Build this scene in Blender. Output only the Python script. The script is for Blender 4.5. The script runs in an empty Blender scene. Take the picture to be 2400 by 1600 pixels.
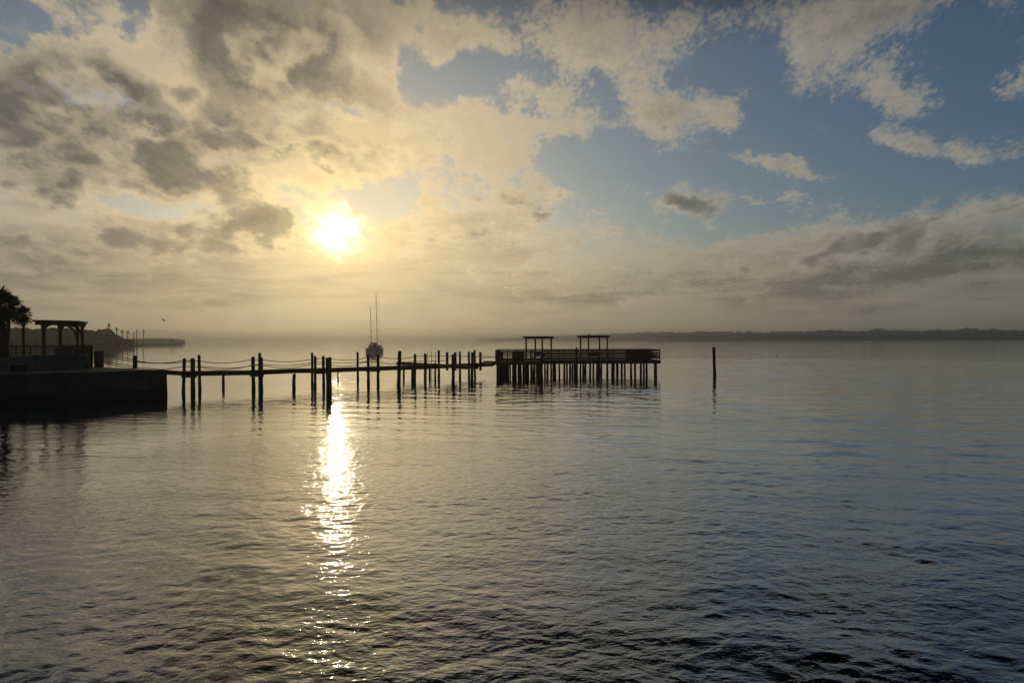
import bpy, math, random
import numpy as np
from mathutils import Vector, Matrix, Euler

random.seed(7)
R = math.radians
sc = bpy.context.scene
COL = sc.collection

# ------------------------------------------------------------------ camera
H = 4.3                 # eye height above the water
F = 1733.0              # focal length in photo pixels (photo 2400 wide)
ROLL = 0.0040
PITCH = -3.0 / F
cam = bpy.data.objects.new("camera", bpy.data.cameras.new("camera"))
COL.objects.link(cam)
cam.data.sensor_width = 36.0
cam.data.lens = 36.0 * F / 2400.0
cam.data.clip_start = 0.1
cam.data.clip_end = 20000
Mrot = Matrix.Rotation(math.pi / 2 + PITCH, 3, 'X') @ Matrix.Rotation(-ROLL, 3, 'Z')
cam.matrix_world = Matrix.Translation((0, 0, H)) @ Mrot.to_4x4()
sc.camera = cam


def ray(px, py):
    return Mrot @ Vector(((px - 1200) / F, (800 - py) / F, -1.0))


def Q(px, py, d):
    """point seen at photo pixel (px,py) at distance d along +Y"""
    r = ray(px, py)
    t = d / r.y
    return Vector((0, 0, H)) + r * t


def hor(px):
    return 797.0 - (px - 1200) * ROLL


def XY(px, d):
    p = Q(px, hor(px) + 40, d)
    return p.x, p.y


def ZZ(px, py, d):
    return Q(px, py, d).z


# ------------------------------------------------------------------ tiny node language
class NT:
    def __init__(s, tree):
        s.t = tree
        s.n = tree.nodes
        s.l = tree.links

    def new(s, kind, **kw):
        n = s.n.new(kind)
        for k, v in kw.items():
            setattr(n, k, v)
        return n

    def put(s, sock, v):
        if isinstance(v, V):
            s.l.new(v.s, sock)
        elif isinstance(v, (tuple, list)):
            sock.default_value = tuple(v) + ((1.0,) if len(v) == 3 and len(sock.default_value) == 4 else ())
        else:
            sock.default_value = v

    def m(s, op, *a, clamp=False):
        n = s.new('ShaderNodeMath', operation=op)
        n.use_clamp = clamp
        for i, v in enumerate(a):
            s.put(n.inputs[i], v)
        return V(s, n.outputs[0])

    def vm(s, op, *a, out=0):
        n = s.new('ShaderNodeVectorMath', operation=op)
        for i, v in enumerate(a):
            s.put(n.inputs[i], v)
        return V(s, n.outputs[out])

    def comb(s, x, y, z):
        n = s.new('ShaderNodeCombineXYZ')
        for i, v in enumerate((x, y, z)):
            s.put(n.inputs[i], v)
        return V(s, n.outputs[0])

    def sep(s, v):
        n = s.new('ShaderNodeSeparateXYZ')
        s.put(n.inputs[0], v)
        return [V(s, o) for o in n.outputs]

    def noise(s, vec, scale, detail=4, rough=0.5, dist=0.0, lac=2.0, dim='3D', out=0):
        n = s.new('ShaderNodeTexNoise', noise_dimensions=dim)
        s.put(n.inputs['Vector'], vec)
        s.put(n.inputs['Scale'], scale)
        n.inputs['Detail'].default_value = detail
        n.inputs['Roughness'].default_value = rough
        n.inputs['Lacunarity'].default_value = lac
        n.inputs['Distortion'].default_value = dist
        return V(s, n.outputs[out])

    def smooth(s, v, a, b, lo=0.0, hi=1.0, kind='SMOOTHSTEP'):
        n = s.new('ShaderNodeMapRange', interpolation_type=kind)
        s.put(n.inputs[0], v)
        for i, q in enumerate((a, b, lo, hi)):
            s.put(n.inputs[i + 1], q)
        return V(s, n.outputs[0])

    def mix(s, f, a, b):
        n = s.new('ShaderNodeMix', data_type='RGBA')
        s.put(n.inputs[0], f)
        s.put(n.inputs[6], a)
        s.put(n.inputs[7], b)
        return V(s, n.outputs[2])

    def blob(s, vec, c, r, rot=0.0):
        """soft spot: 1 in the middle, 0 at radius r"""
        mp = s.new('ShaderNodeMapping', vector_type='TEXTURE')
        s.put(mp.inputs[0], vec)
        mp.inputs['Location'].default_value = (c[0], c[1], 0)
        mp.inputs['Rotation'].default_value = (0, 0, rot)
        mp.inputs['Scale'].default_value = (r[0], r[1], 1)
        g = s.new('ShaderNodeTexGradient', gradient_type='QUADRATIC_SPHERE')
        s.l.new(mp.outputs[0], g.inputs[0])
        return V(s, g.outputs[1])


class V:
    def __init__(s, t, sock):
        s.t, s.s = t, sock

    def __add__(s, o): return s.t.m('ADD', s, o)
    __radd__ = __add__
    def __sub__(s, o): return s.t.m('SUBTRACT', s, o)
    def __rsub__(s, o): return s.t.m('SUBTRACT', o, s)
    def __mul__(s, o): return s.t.m('MULTIPLY', s, o)
    __rmul__ = __mul__
    def __truediv__(s, o): return s.t.m('DIVIDE', s, o)
    def __neg__(s): return s.t.m('MULTIPLY', s, -1.0)


# ------------------------------------------------------------------ sky
SUN_PX, SUN_PY = 786, 541
sd = ray(SUN_PX, SUN_PY).normalized()
SUN_AZ = math.degrees(math.atan2(sd.x, sd.y))
SUN_EL = math.degrees(math.asin(sd.z))

world = bpy.data.worlds.new("World")
sc.world = world
world.use_nodes = True
wt = world.node_tree
wt.nodes.clear()
W = NT(wt)


def ae(px, py):
    r = ray(px, py).normalized()
    return math.degrees(math.atan2(r.x, r.y)), math.degrees(math.asin(r.z))


tc = W.new('ShaderNodeTexCoord')
D = W.vm('NORMALIZE', V(W, tc.outputs['Generated']))
dx, dy, dz = W.sep(D)
az = W.m('ARCTAN2', dx, dy) * 57.29578
el0 = W.m('ARCSINE', dz) * 57.29578
el = W.m('MAXIMUM', el0, 0.0)
AE = W.comb(az, el, 0.0)
DEG = 57.29578 / F
# bends the outline of every patch so that none is an ellipse
wn = W.noise(AE, 0.13, 6, 0.66, out=1)
warp = W.vm('SCALE', W.vm('SUBTRACT', wn, (0.5, 0.5, 0.5)))
warp.s.node.inputs[3].default_value = 11.0
AEw = W.vm('MULTIPLY_ADD', warp, (1.0, 0.55, 0.0), AE)
AEw0 = W.vm('MULTIPLY', AEw, (1.0, 1.0, 0.0))


def field(base, blobs, grow=1.5):
    acc = base
    for (px, py, rx, ry, amp, *rot) in blobs:
        a, e = ae(px, py)
        c2 = math.cos(R(a)) ** 1.5
        g = W.blob(AEw0, (a, e), (rx * DEG * c2 * grow, ry * DEG * grow), R(rot[0]) if rot else 0.0)
        acc = W.m('MULTIPLY_ADD', g, amp, acc)
    return acc


cover_blobs = [
    # cloud masses
    (200, 140, 260, 130, .9), (640, 110, 330, 190, 1.15), (900, 200, 110, 90, .5), (240, 320, 430, 100, 1.2),
    (640, 330, 330, 90, .9), (1000, 330, 250, 80, .8), (1150, 370, 120, 70, .5), (470, 420, 330, 60, .6),
    (90, 420, 140, 70, .7), (820, 380, 200, 60, .8), (500, 540, 330, 80, .9), (60, 560, 260, 90, .8),
    (1080, 520, 260, 90, .95), (1300, 560, 210, 70, .7), (1250, 450, 120, 50, 1.0),
    (1080, 60, 200, 90, .8), (1330, 70, 260, 100, .9), (1560, 60, 250, 80, .9), (1480, 190, 170, 90, .8, -25), (1620, 240, 170, 60, .7, -20),
    (1960, 90, 260, 150, 1.15), (2110, 30, 220, 50, .6), (2130, 240, 150, 60, 1.5, -15), (2130, 345, 210, 42, 1.6, -12), (2290, 330, 90, 55, 1.1),
    (1810, 388, 180, 38, 1.9, -18), (1590, 472, 130, 52, 1.5), (1800, 465, 100, 30, 1.4, -22), (1560, 300, 80, 80, 1.0), (1730, 290, 40, 90, .7, 30),
    (2080, 560, 420, 70, 1.2, 3), (2380, 500, 120, 60, .6), (1640, 590, 210, 45, .8), (2360, 150, 100, 60, 1.3),
    (1270, 215, 130, 45, 1.1), (1330, 300, 150, 60, 1.0), (1430, 130, 160, 50, .7), (1700, 250, 60, 50, .6), (1180, 290, 90, 40, .6), (1050, 250, 80, 50, .4),
    # open blue
    (1070, 185, 150, 65, -1.1), (1200, 150, 70, 50, -.4), (1760, 190, 130, 80, -1.0), (2240, 190, 100, 170, -1.1), (1900, 320, 330, 60, -.6),
    (1640, 400, 330, 90, -1.0), (2060, 440, 360, 50, -1.2), (1480, 640, 150, 25, -.2), (1500, 530, 160, 50, -.6),
    (270, 235, 230, 34, -1.6), (310, 40, 80, 80, -.9, 30), (30, 40, 150, 70, -1.4), (350, 480, 200, 28, -1.3),
    (800, 250, 170, 28, -.7), (2380, 380, 90, 50, -.4), (1380, 380, 120, 50, -.6), (1230, 420, 80, 30, -.3),
]
# general level: closed towards the horizon, broken above, cloudier on the left
lowfill = W.smooth(el, 4.0, 8.5, 1.1, 0.0)
side = W.smooth(az, -28.0, 6.0, 0.22, -0.28)
hi = W.smooth(el, 24.0, 40.0, 0.0, -0.1)
cov = field(lowfill + side + hi, cover_blobs)

# noise domain, features shrink and flatten towards the horizon
qx = az / (el + 45.0) * 66.0
qy = W.m('LOGARITHM', el + 4.5, 2.718282) * 27.0
q = W.comb(qx, qy, 3.7)


def fbm(vec):
    big = W.noise(vec, 0.15, 5, 0.52, 0.1)
    mid = W.noise(vec, 0.40, 7, 0.60, 0.12)
    fine = W.noise(vec, 1.5, 5, 0.62, 0.3)
    return (big - 0.5) * 2.3 + (mid - 0.5) * 1.8 + (fine - 0.5) * 0.55


f1 = fbm(q)
sq = (SUN_AZ / (SUN_EL + 45) * 66, math.log(SUN_EL + 4.5) * 27)
ds = W.vm('NORMALIZE', W.vm('SUBTRACT', (sq[0], sq[1], 3.7), q))
dsc = W.vm('SCALE', ds)
dsc.s.node.inputs[3].default_value = 1.0
f2 = fbm(W.vm('ADD', q, dsc))

wisp = (W.noise(q, 2.4, 5, 0.52, 0.2) - 0.5) * W.smooth(az, -10.0, 6.0, 0.0, 1.3)
dens = f1 + cov + wisp
alpha = W.smooth(dens, -0.20, W.smooth(az, -12.0, 12.0, 0.42, 0.95))
thick = W.smooth(dens, 0.2, 2.3)
relief = f1 - f2

# angle to the sun
cosang = W.vm('DOT_PRODUCT', D, tuple(sd), out=1)
ang = W.m('ARCCOSINE', W.m('MINIMUM', cosang, 0.999999)) * 57.29578
near = W.m('EXPONENT', ang * (-1 / 10.5))
wide = W.m('EXPONENT', ang * (-1 / 26.0))
back = W.smooth(ang, 45, 120, 1.0, 0.42)

sky = W.new('ShaderNodeTexSky', sky_type='NISHITA')
sky.sun_disc = False
sky.sun_elevation = R(SUN_EL)
sky.sun_rotation = R(SUN_AZ)
sky.altitude = 0
sky.air_density = 1.0
sky.dust_density = 1.2
sky.ozone_density = 2.5
SKY_STRENGTH = 0.075
nish = W.vm('MULTIPLY', V(W, sky.outputs[0]), (SKY_STRENGTH * 0.55, SKY_STRENGTH * 0.60, SKY_STRENGTH * 0.64))


def vscale(v, f):
    n = W.vm('SCALE', v)
    W.put(n.s.node.inputs[3], f)
    return n


def vadd(*a):
    r = a[0]
    for b in a[1:]:
        r = W.vm('ADD', r, b)
    return r


clear = vadd(vscale(nish, back * (1.0 - near * 0.6)), vscale((0.22, 0.18, 0.10), near))

# cloud light: thin parts bright and warm, thick parts grey
shade_blobs = [(640, 90, 330, 190, 1.5), (230, 320, 440, 110, 1.7), (130, 210, 220, 80, 1.0), (560, 540, 120, 40, .7), (330, 560, 170, 45, .6),
               (1900, 650, 700, 38, 1.1, 2), (2300, 600, 260, 60, .5), (2160, 30, 200, 60, .5), (100, 610, 300, 50, .4), (640, 520, 120, 30, .6),
               (450, 410, 160, 35, .5), (1340, 690, 420, 16, .5), (2000, 710, 500, 14, .5), (90, 430, 90, 50, .4), (1620, 455, 45, 20, .9),
               (560, 310, 200, 50, .5), (300, 690, 500, 20, .35),
               (330, 120, 130, 55, -1.3, -25), (880, 150, 80, 45, -1.0, -20), (720, 415, 200, 30, -.9), (880, 300, 260, 34, -.8, -8), (1130, 330, 140, 40, -.6), (300, 430, 160, 18, -.7), (160, 470, 180, 16, -.6), (620, 480, 200, 16, -.6)]
shade = field(thick * 0.8 - 0.06, shade_blobs, 1.8)
# streaks of the low stratus
st = W.noise(W.comb(az * 0.11, el * 1.05, 9.1), 1.0, 6, 0.6, 0.6)
lowk = W.smooth(el, 7.5, 4.0, 0.0, 1.0)
shade = shade + (st - 0.5) * lowk * 2.2
shade = shade - relief * 0.38
shade = W.m('ADD', shade, 0.0, clamp=True)

lit = vadd(vscale((0.49, 0.385, 0.215), W.m('POWER', wide, 1.0)), (0.205, 0.205, 0.193), vscale((0.46, 0.24, -0.03), near))
dark = vadd(vscale((0.105, 0.095, 0.075), wide), (0.050, 0.053, 0.055), vscale((0.26, 0.18, 0.06), near))
dark = vscale(dark, W.smooth(W.noise(q, 0.55, 6, 0.6, 0.6), 0.3, 0.72, 0.82, 1.28, 'LINEAR'))
cloud = W.mix(shade, lit, dark)
cloud = vscale(cloud, back)
# silver lining where the cloud thins
rim = W.smooth(dens, -0.05, 0.25) * W.smooth(dens, 0.7, 0.25)
cloud = vadd(cloud, vscale((0.20, 0.15, 0.075), rim * (near * 1.0 + 0.2) * back))

# away from the sun the top right darkens to clear blue
col = W.mix(alpha * 0.94, clear, cloud)
# nearer, separate clouds: dark bodies with lit edges
body_blobs = [(560, 525, 210, 52, 1.25), (130, 425, 150, 62, 1.3), (470, 415, 190, 40, 1.1, -12), (330, 330, 330, 70, 1.1), (160, 180, 150, 60, .7, -20), (420, 190, 60, 50, .6),
               (640, 110, 240, 120, .9), (660, 330, 260, 60, .95), (1235, 465, 100, 42, 1.0), (1612, 470, 105, 42, 1.35), (90, 590, 220, 50, 1.1), (330, 560, 160, 50, .9), (640, 545, 90, 40, .8),
               (2230, 520, 330, 35, .9, 4), (2050, 585, 330, 30, .7), (1050, 560, 220, 50, .7), (1400, 560, 160, 40, .6), (1000, 360, 200, 50, .6), (1120, 480, 130, 40, .6), (1750, 625, 500, 26, .8, 2),
               (786, 541, 75, 60, -1.6)]
cov2 = field(W.smooth(el, 3.0, 10.0, -0.55, -0.50), body_blobs, 2.0)
q2 = W.vm('ADD', q, (52.3, 17.9, 2.6))
g_mid = W.noise(q2, 0.25, 8, 0.54, 0.0)
g_fin = W.noise(q2, 1.3, 5, 0.6, 0.2)
g1 = (g_mid - 0.5) * 2.7 + (g_fin - 0.5) * 0.35
g_off = W.vm('ADD', q2, dsc)
g0 = (W.noise(q2, 0.27, 3, 0.5, 0.1) - 0.5) * 2.9
g2 = (W.noise(g_off, 0.27, 3, 0.50, 0.1) - 0.5) * 2.9
d2 = g1 + cov2
al2 = W.smooth(d2, -0.18, 0.42)
th2 = W.smooth(d2 - (g0 - g2) * 0.7, -0.18, 0.80)
rim2 = W.smooth(d2, -0.05, 0.12) * W.smooth(d2, 0.5, 0.14)
col2 = W.mix(th2, vscale(lit, 1.12), vscale(dark, 1.12))
col2 = vscale(vadd(col2, vscale((0.34, 0.26, 0.13), rim2 * (near * 1.0 + 0.05))), back)
col = W.mix(al2 * 0.74, col, col2)

# the veil of moist air low over the bay
veil = W.smooth(el, 10.0, 0.5, 0.0, 0.84)
veilc = vadd(vscale((0.86, 0.64, 0.31), W.m('POWER', wide, 1.45)), (0.105, 0.108, 0.098))
veilc = vscale(veilc, back)
col = W.mix(veil * (1.0 - (shade * lowk) * 0.35), col, veilc)

# sky colour dimmed overhead, out of view, so the near water reflects dark
over = W.smooth(el, 19.5, 31.5, 0.0, 0.93)
over = over + (1.0 - over) * W.smooth(el, 20.0, 29.0) * W.smooth(az, -6.0, 24.0) * 0.80
over = 1.0 - over * W.smooth(dy, -0.35, 0.25)
col = vscale(col, over)

# the sun itself, showing through a ragged gap
gap = W.noise(W.comb(az, el, 1.3), 0.62, 5, 0.65, 0.5)
r2 = ang + (gap - 0.5) * 3.6
core = W.m('EXPONENT', W.m('MULTIPLY', W.m('MAXIMUM', r2 + 0.35, 0.0), W.m('MAXIMUM', r2 + 0.35, 0.0)) * -0.62)
halo = W.m('EXPONENT', ang * (-1 / 2.6))
col = vadd(col, vscale((5.5, 4.9, 3.4), core), vscale((0.34, 0.25, 0.08), halo))

bg = W.new('ShaderNodeBackground')
W.put(bg.inputs[0], col)
bg.inputs[1].default_value = 1.0
wo = W.new('ShaderNodeOutputWorld')
wt.links.new(bg.outputs[0], wo.inputs[0])
world.cycles.sampling_method = 'MANUAL'
world.cycles.sample_map_resolution = 1024

sun = bpy.data.objects.new("sun", bpy.data.lights.new("sun", 'SUN'))
COL.objects.link(sun)
sun.data.energy = 0.03
sun.data.angle = R(0.6)
sun.data.color = (1.0, 0.80, 0.52)
sun.rotation_euler = Vector(sd).to_track_quat('Z', 'Y').to_euler()
sun.location = (0, 0, 60)

# ------------------------------------------------------------------ render settings
sc.render.engine = 'CYCLES'
sc.view_settings.view_transform = 'Standard'
sc.view_settings.look = 'None'
sc.view_settings.gamma = 1
sc.view_settings.exposure = 0
sc.view_settings.use_curve_mapping = False
cy = sc.cycles
cy.max_bounces = 5
cy.diffuse_bounces = 2
cy.glossy_bounces = 3
cy.transmission_bounces = 2
cy.volume_bounces = 0
cy.sample_clamp_indirect = 6
cy.sample_clamp_direct = 0
cy.use_denoising = True


# ------------------------------------------------------------------ materials
def mat(name, base, rough=0.8, var=0.4, scale=6.0, stretch=(1, 1, 1), spec=0.3, bump=0.02, col2=None, metal=0.0, wet=None):
    m = bpy.data.materials.new(name)
    m.use_nodes = True
    nt = m.node_tree
    nt.nodes.clear()
    T = NT(nt)
    t = T.new('ShaderNodeTexCoord')
    v = T.vm('MULTIPLY', V(T, t.outputs['Object']), stretch)
    n = T.noise(v, scale, 6, 0.62, 0.3)
    n2 = T.noise(v, scale * 0.13, 3, 0.5)
    k = T.smooth(n * 0.65 + n2 * 0.35, 0.32, 0.68)
    a = tuple(c * (1 - var) for c in base)
    b = col2 or tuple(c * (1 + var) for c in base)
    c = T.mix(k, a, b)
    rv = T.smooth(n2, 0.3, 0.7, rough * 0.85, min(1.0, rough * 1.1))
    if wet:
        g = T.new('ShaderNodeNewGeometry')
        z = T.sep(V(T, g.outputs['Position']))[2]
        w = T.smooth(z + (n - 0.5) * 0.35, wet, wet + 0.35, 1.0, 0.0)
        c = T.mix(w, c, (base[0] * 0.35, base[1] * 0.42, base[2] * 0.35))
        rv = rv - w * 0.45
    p = T.new('ShaderNodeBsdfPrincipled')
    T.put(p.inputs['Base Color'], c)
    T.put(p.inputs['Roughness'], rv)
    p.inputs['Metallic'].default_value = metal
    p.inputs['Specular IOR Level'].default_value = spec
    if bump:
        bn = T.new('ShaderNodeBump')
        bn.inputs['Distance'].default_value = bump
        bn.inputs['Strength'].default_value = 0.7
        T.put(bn.inputs['Height'], n)
        nt.links.new(bn.outputs[0], p.inputs['Normal'])
    o = T.new('ShaderNodeOutputMaterial')
    nt.links.new(p.outputs[0], o.inputs[0])
    return m


M = dict(
    pile=mat('weathered_piling', (0.10, 0.068, 0.048), 0.85, 0.45, 5, (3, 3, .5), wet=0.25),
    wood=mat('weathered_wood', (0.14, 0.082, 0.055), 0.8, 0.4, 7, (1, 1, 4)),
    deck=mat('deck_boards', (0.11, 0.085, 0.065), 0.75, 0.35, 5, (3, .6, 1)),
    stain=mat('stained_timber', (0.22, 0.12, 0.06), 0.65, 0.3, 8, (3, 3, .5)),
    conc=mat('wet_concrete', (0.10, 0.104, 0.092), 0.9, 0.35, 1.4, (1, 1, 1), bump=0.03, wet=0.45),
    pave=mat('quay_paving', (0.22, 0.21, 0.19), 0.7, 0.25, 2.2),
    stucco=mat('grey_render', (0.19, 0.19, 0.175), 0.9, 0.2, 3.0, bump=0.01),
    metal=mat('dark_metal', (0.03, 0.03, 0.032), 0.5, 0.2, 10, metal=0.6, bump=0),
    rope=mat('rope_fibre', (0.10, 0.08, 0.055), 0.95, 0.3, 40, bump=0.004),
    frond=mat('palm_leaf', (0.045, 0.062, 0.022), 0.6, 0.5, 3, bump=0),
    thatch=mat('dry_frond', (0.10, 0.070, 0.038), 0.8, 0.4, 5, bump=0),
    trunk=mat('palm_trunk', (0.10, 0.08, 0.06), 0.9, 0.4, 6, (1, 1, 6)),
    tree=mat('far_foliage', (0.07, 0.095, 0.060), 0.9, 0.5, 0.25, bump=0),
    shore=mat('shore_ground', (0.09, 0.09, 0.055), 0.95, 0.4, 0.05, bump=0),
    hull=mat('painted_hull', (0.50, 0.49, 0.46), 0.35, 0.08, 1.5, bump=0),
    hullblue=mat('hull_band', (0.05, 0.06, 0.09), 0.4, 0.1, 2, bump=0),
    alu=mat('mast_alloy', (0.25, 0.24, 0.22), 0.45, 0.1, 4, metal=0.5, bump=0),
    canvas=mat('canvas_cover', (0.3, 0.29, 0.28), 0.9, 0.2, 6, bump=0.01),
    pale=mat('pale_canvas', (0.62, 0.60, 0.52), 0.8, 0.08, 4, bump=0),
    glass=mat('dark_window', (0.02, 0.025, 0.03), 0.15, 0.1, 4, bump=0, spec=0.5),
    bird=mat('bird_feathers', (0.05, 0.045, 0.04), 0.8, 0.3, 20, bump=0),
    cush=mat('dark_fabric', (0.03, 0.032, 0.036), 0.95, 0.3, 9, bump=0.01),
)


# ------------------------------------------------------------------ mesh helper
class MB:
    def __init__(s):
        s.v, s.f, s.sm = [], [], []

    def add(s, vs, fs, smooth=False):
        o = len(s.v)
        s.v += [tuple(p) for p in vs]
        s.f += [tuple(i + o for i in f) for f in fs]
        s.sm += [smooth] * len(fs)
        return s

    def hexa(s, p):      # 8 corners: bottom loop 0-3, top loop 4-7
        return s.add(p, [(3, 2, 1, 0), (4, 5, 6, 7), (0, 1, 5, 4), (1, 2, 6, 5), (2, 3, 7, 6), (3, 0, 4, 7)])

    def box(s, c, size, rz=0.0):
        x, y, z = (k / 2 for k in size)
        ca, sa = math.cos(rz), math.sin(rz)
        pts = []
        for zz in (-z, z):
            for (a, b) in ((-x, -y), (x, -y), (x, y), (-x, y)):
                pts.append((c[0] + a * ca - b * sa, c[1] + a * sa + b * ca, c[2] + zz))
        return s.hexa(pts)

    def beam(s, a, b, w, h, up=(0, 0, 1)):
        a, b = Vector(a), Vector(b)
        d = (b - a).normalized()
        sd_ = d.cross(Vector(up)).normalized() * w / 2
        u = sd_.cross(d).normalized() * h / 2
        return s.hexa([a - sd_ - u, a + sd_ - u, b + sd_ - u, b - sd_ - u, a - sd_ + u, a + sd_ + u, b + sd_ + u, b - sd_ + u])

    def tube(s, pts, rad, n=8, cap=True, smooth=True):
        pts = [Vector(p) for p in pts]
        rr = rad if isinstance(rad, (list, tuple)) else [rad] * len(pts)
        vs, fs = [], []
        d0 = (pts[1] - pts[0]).normalized()
        ref = Vector((1, 0, 0)) if abs(d0.x) < .9 else Vector((0, 1, 0))
        for i, p in enumerate(pts):
            d = (pts[min(i + 1, len(pts) - 1)] - pts[max(i - 1, 0)]).normalized()
            u = (ref - d * ref.dot(d)).normalized()
            w = d.cross(u)
            for k in range(n):
                t = 2 * math.pi * k / n
                vs.append(p + (u * math.cos(t) + w * math.sin(t)) * rr[i])
        for i in range(len(pts) - 1):
            for k in range(n):
                fs.append((i * n + k, i * n + (k + 1) % n, (i + 1) * n + (k + 1) % n, (i + 1) * n + k))
        s.add(vs, fs, smooth)
        if cap:
            o = len(s.v) - len(vs)
            s.f.append(tuple(o + k for k in range(n))[::-1])
            s.f.append(tuple(o + (len(pts) - 1) * n + k for k in range(n)))
            s.sm += [False, False]
        return s

    def prism(s, outline, z0, z1):
        n = len(outline)
        vs = [(x, y, z0) for x, y in outline] + [(x, y, z1) for x, y in outline]
        fs = [tuple(range(n))[::-1], tuple(range(n, 2 * n))]
        fs += [(i, (i + 1) % n, n + (i + 1) % n, n + i) for i in range(n)]
        return s.add(vs, fs)

    def build(s, name, material, parent=None, off=None):
        me = bpy.data.meshes.new(name)
        base = Vector(off) if off is not None else Vector((0, 0, 0))
        me.from_pydata([tuple(Vector(p) - base) for p in s.v], [], s.f)
        me.polygons.foreach_set('use_smooth', s.sm)
        me.materials.append(M[material])
        me.update()
        o = bpy.data.objects.new(name, me)
        COL.objects.link(o)
        if parent is not None:
            o.parent = parent
        elif off is not None:
            o.location = base
        return o


def tag(o, label=None, cat=None, group=None, kind=None):
    if label: o['label'] = label
    if cat: o['category'] = cat
    if group: o['group'] = group
    if kind: o['kind'] = kind
    return o


def thing(name, loc, label, cat, group=None):
    o = bpy.data.objects.new(name, None)
    COL.objects.link(o)
    o.location = loc
    o.empty_display_size = 0.5
    return tag(o, label, cat, group)


def part(mb, name, material, root):
    """mesh built in world coordinates, hung under root (a part keeps root's origin)"""
    return mb.build(name, material, root, off=root.location)


def subpart(mb, name, material, prt, root):
    return mb.build(name, material, prt, off=root.location)


# ------------------------------------------------------------------ water
def water_sheet():
    near, mid, far = 2.5, 170.0, 6300.0
    rows = [near]
    while rows[-1] < mid:
        d = rows[-1]
        rows.append(d + (0.030 + 0.0027 * d if d > 7 else 0.3))
    while rows[-1] < far:
        rows.append(rows[-1] * 1.09)
    rows[-1] = far
    rows = np.array(rows)
    a_f = np.arange(-42, 42.01, 0.14)
    a_c = np.arange(42 + 4, 360 - 42 - 1, 4.0)
    angs = np.radians(np.concatenate([a_f, a_c]))
    na, nr = len(angs), len(rows)
    rr, aa = np.meshgrid(rows, angs, indexing='ij')
    x, y = rr * np.sin(aa), rr * np.cos(aa)
    rng = np.random.RandomState(5)
    z = np.zeros_like(x)
    gx, gy = np.zeros_like(x), np.zeros_like(x)
    spacing = np.maximum(0.030 + 0.0027 * rr, rr * 0.0025)
    # slow patches of calm and ruffled water
    env = np.zeros_like(x)
    for k in range(14):
        lam = rng.uniform(7, 30)
        th = rng.uniform(0, 2 * np.pi)
        env += np.cos(2 * np.pi / lam * (x * np.cos(th) * .55 + y * np.sin(th)) + rng.uniform(0, 6.28))
    env = np.clip(0.85 + env * 0.09, 0.45, 1.2)
    env2 = np.zeros_like(x)
    for k in range(14):
        lam = rng.uniform(2.5, 9)
        th = rng.uniform(0, 2 * np.pi)
        env2 += np.cos(2 * np.pi / lam * (x * np.cos(th) + y * np.sin(th)) + rng.uniform(0, 6.28))
    env2 = np.clip(0.9 + env2 * 0.16, 0.35, 1.35)
    NW = 110
    t_ = np.clip((rr - 14) / 32, 0, 1)
    rt_ = np.clip((x + 0.10 * y + 14) / 16, 0, 1)
    wl_ = np.clip((-x - 20) / 6, 0, 1)
    calm = 1 - (0.42 - 0.30 * rt_ + 0.50 * wl_) * t_ * t_ * (3 - 2 * t_)
    for k in range(NW):
        u = (k + .5) / NW
        lam = 0.20 * (4.2 / 0.20) ** u
        # travel direction: towards the camera, a little to the left
        th = R(-100 + rng.normal(0, 46 if lam < 1.1 else 17) + (8 if lam < 0.8 else 0))
        kk = 2 * np.pi / lam
        slope = WAVE * ((1.3 if lam < .6 else 1.0) if lam < 1.1 else (0.45 + 0.50 * rt_ * t_))
        amp = slope / kk / math.sqrt(NW / 2)
        fade = np.clip((lam / spacing - 2.2) / 2.2, 0, 1)
        ph = kk * (x * np.cos(th) + y * np.sin(th)) + rng.uniform(0, 6.28) + 1.3 * np.sin(kk * 0.13 * (x * np.sin(th) - y * np.cos(th)) + rng.uniform(0, 6.28))
        s_ = np.sin(ph)
        gq = amp * fade * calm * (env if k % 2 else env2 * env) * np.cos(ph) * 0.75
        gx += gq * np.cos(th)
        gy += gq * np.sin(th)
        z += amp * fade * calm * (env if k % 2 else env2 * env) * (s_ + 0.22 * (s_ * s_ * 2 - 1))
    for g_ in (gx, gy):
        g_[:, len(a_f):] = 0
        g_[:, 0] = 0
        g_[:, len(a_f) - 1] = 0
    x, y = x + gx, y + gy
    z[:, len(a_f):] = 0
    z[:, 0] = 0
    z[:, len(a_f) - 1] = 0
    verts = np.stack([x, y, z], -1).reshape(-1, 3)
    verts = np.vstack([verts, [[0, 0, 0]]])
    i, j = np.meshgrid(np.arange(nr - 1), np.arange(na), indexing='ij')
    j2 = (j + 1) % na
    quads = np.stack([i * na + j, i * na + j2, (i + 1) * na + j2, (i + 1) * na + j], -1).reshape(-1, 4)[:, ::-1]
    c = nr * na
    jj = np.arange(na)
    tris = np.stack([np.full(na, c), (jj + 1) % na, jj], -1)
    nq, ntri = len(quads), len(tris)
    me = bpy.data.meshes.new('water')
    me.vertices.add(len(verts))
    me.vertices.foreach_set('co', verts.astype(np.float32).ravel())
    me.loops.add(nq * 4 + ntri * 3)
    me.loops.foreach_set('vertex_index', np.concatenate([quads.ravel(), tris.ravel()]).astype(np.int32))
    me.polygons.add(nq + ntri)
    ls = np.concatenate([np.arange(nq) * 4, nq * 4 + np.arange(ntri) * 3]).astype(np.int32)
    me.polygons.foreach_set('loop_start', ls)
    me.polygons.foreach_set('use_smooth', np.ones(nq + ntri, bool))
    me.update(calc_edges=True)
    me.validate()
    o = bpy.data.objects.new('water', me)
    COL.objects.link(o)
    return o


WAVE = 0.054


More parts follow.
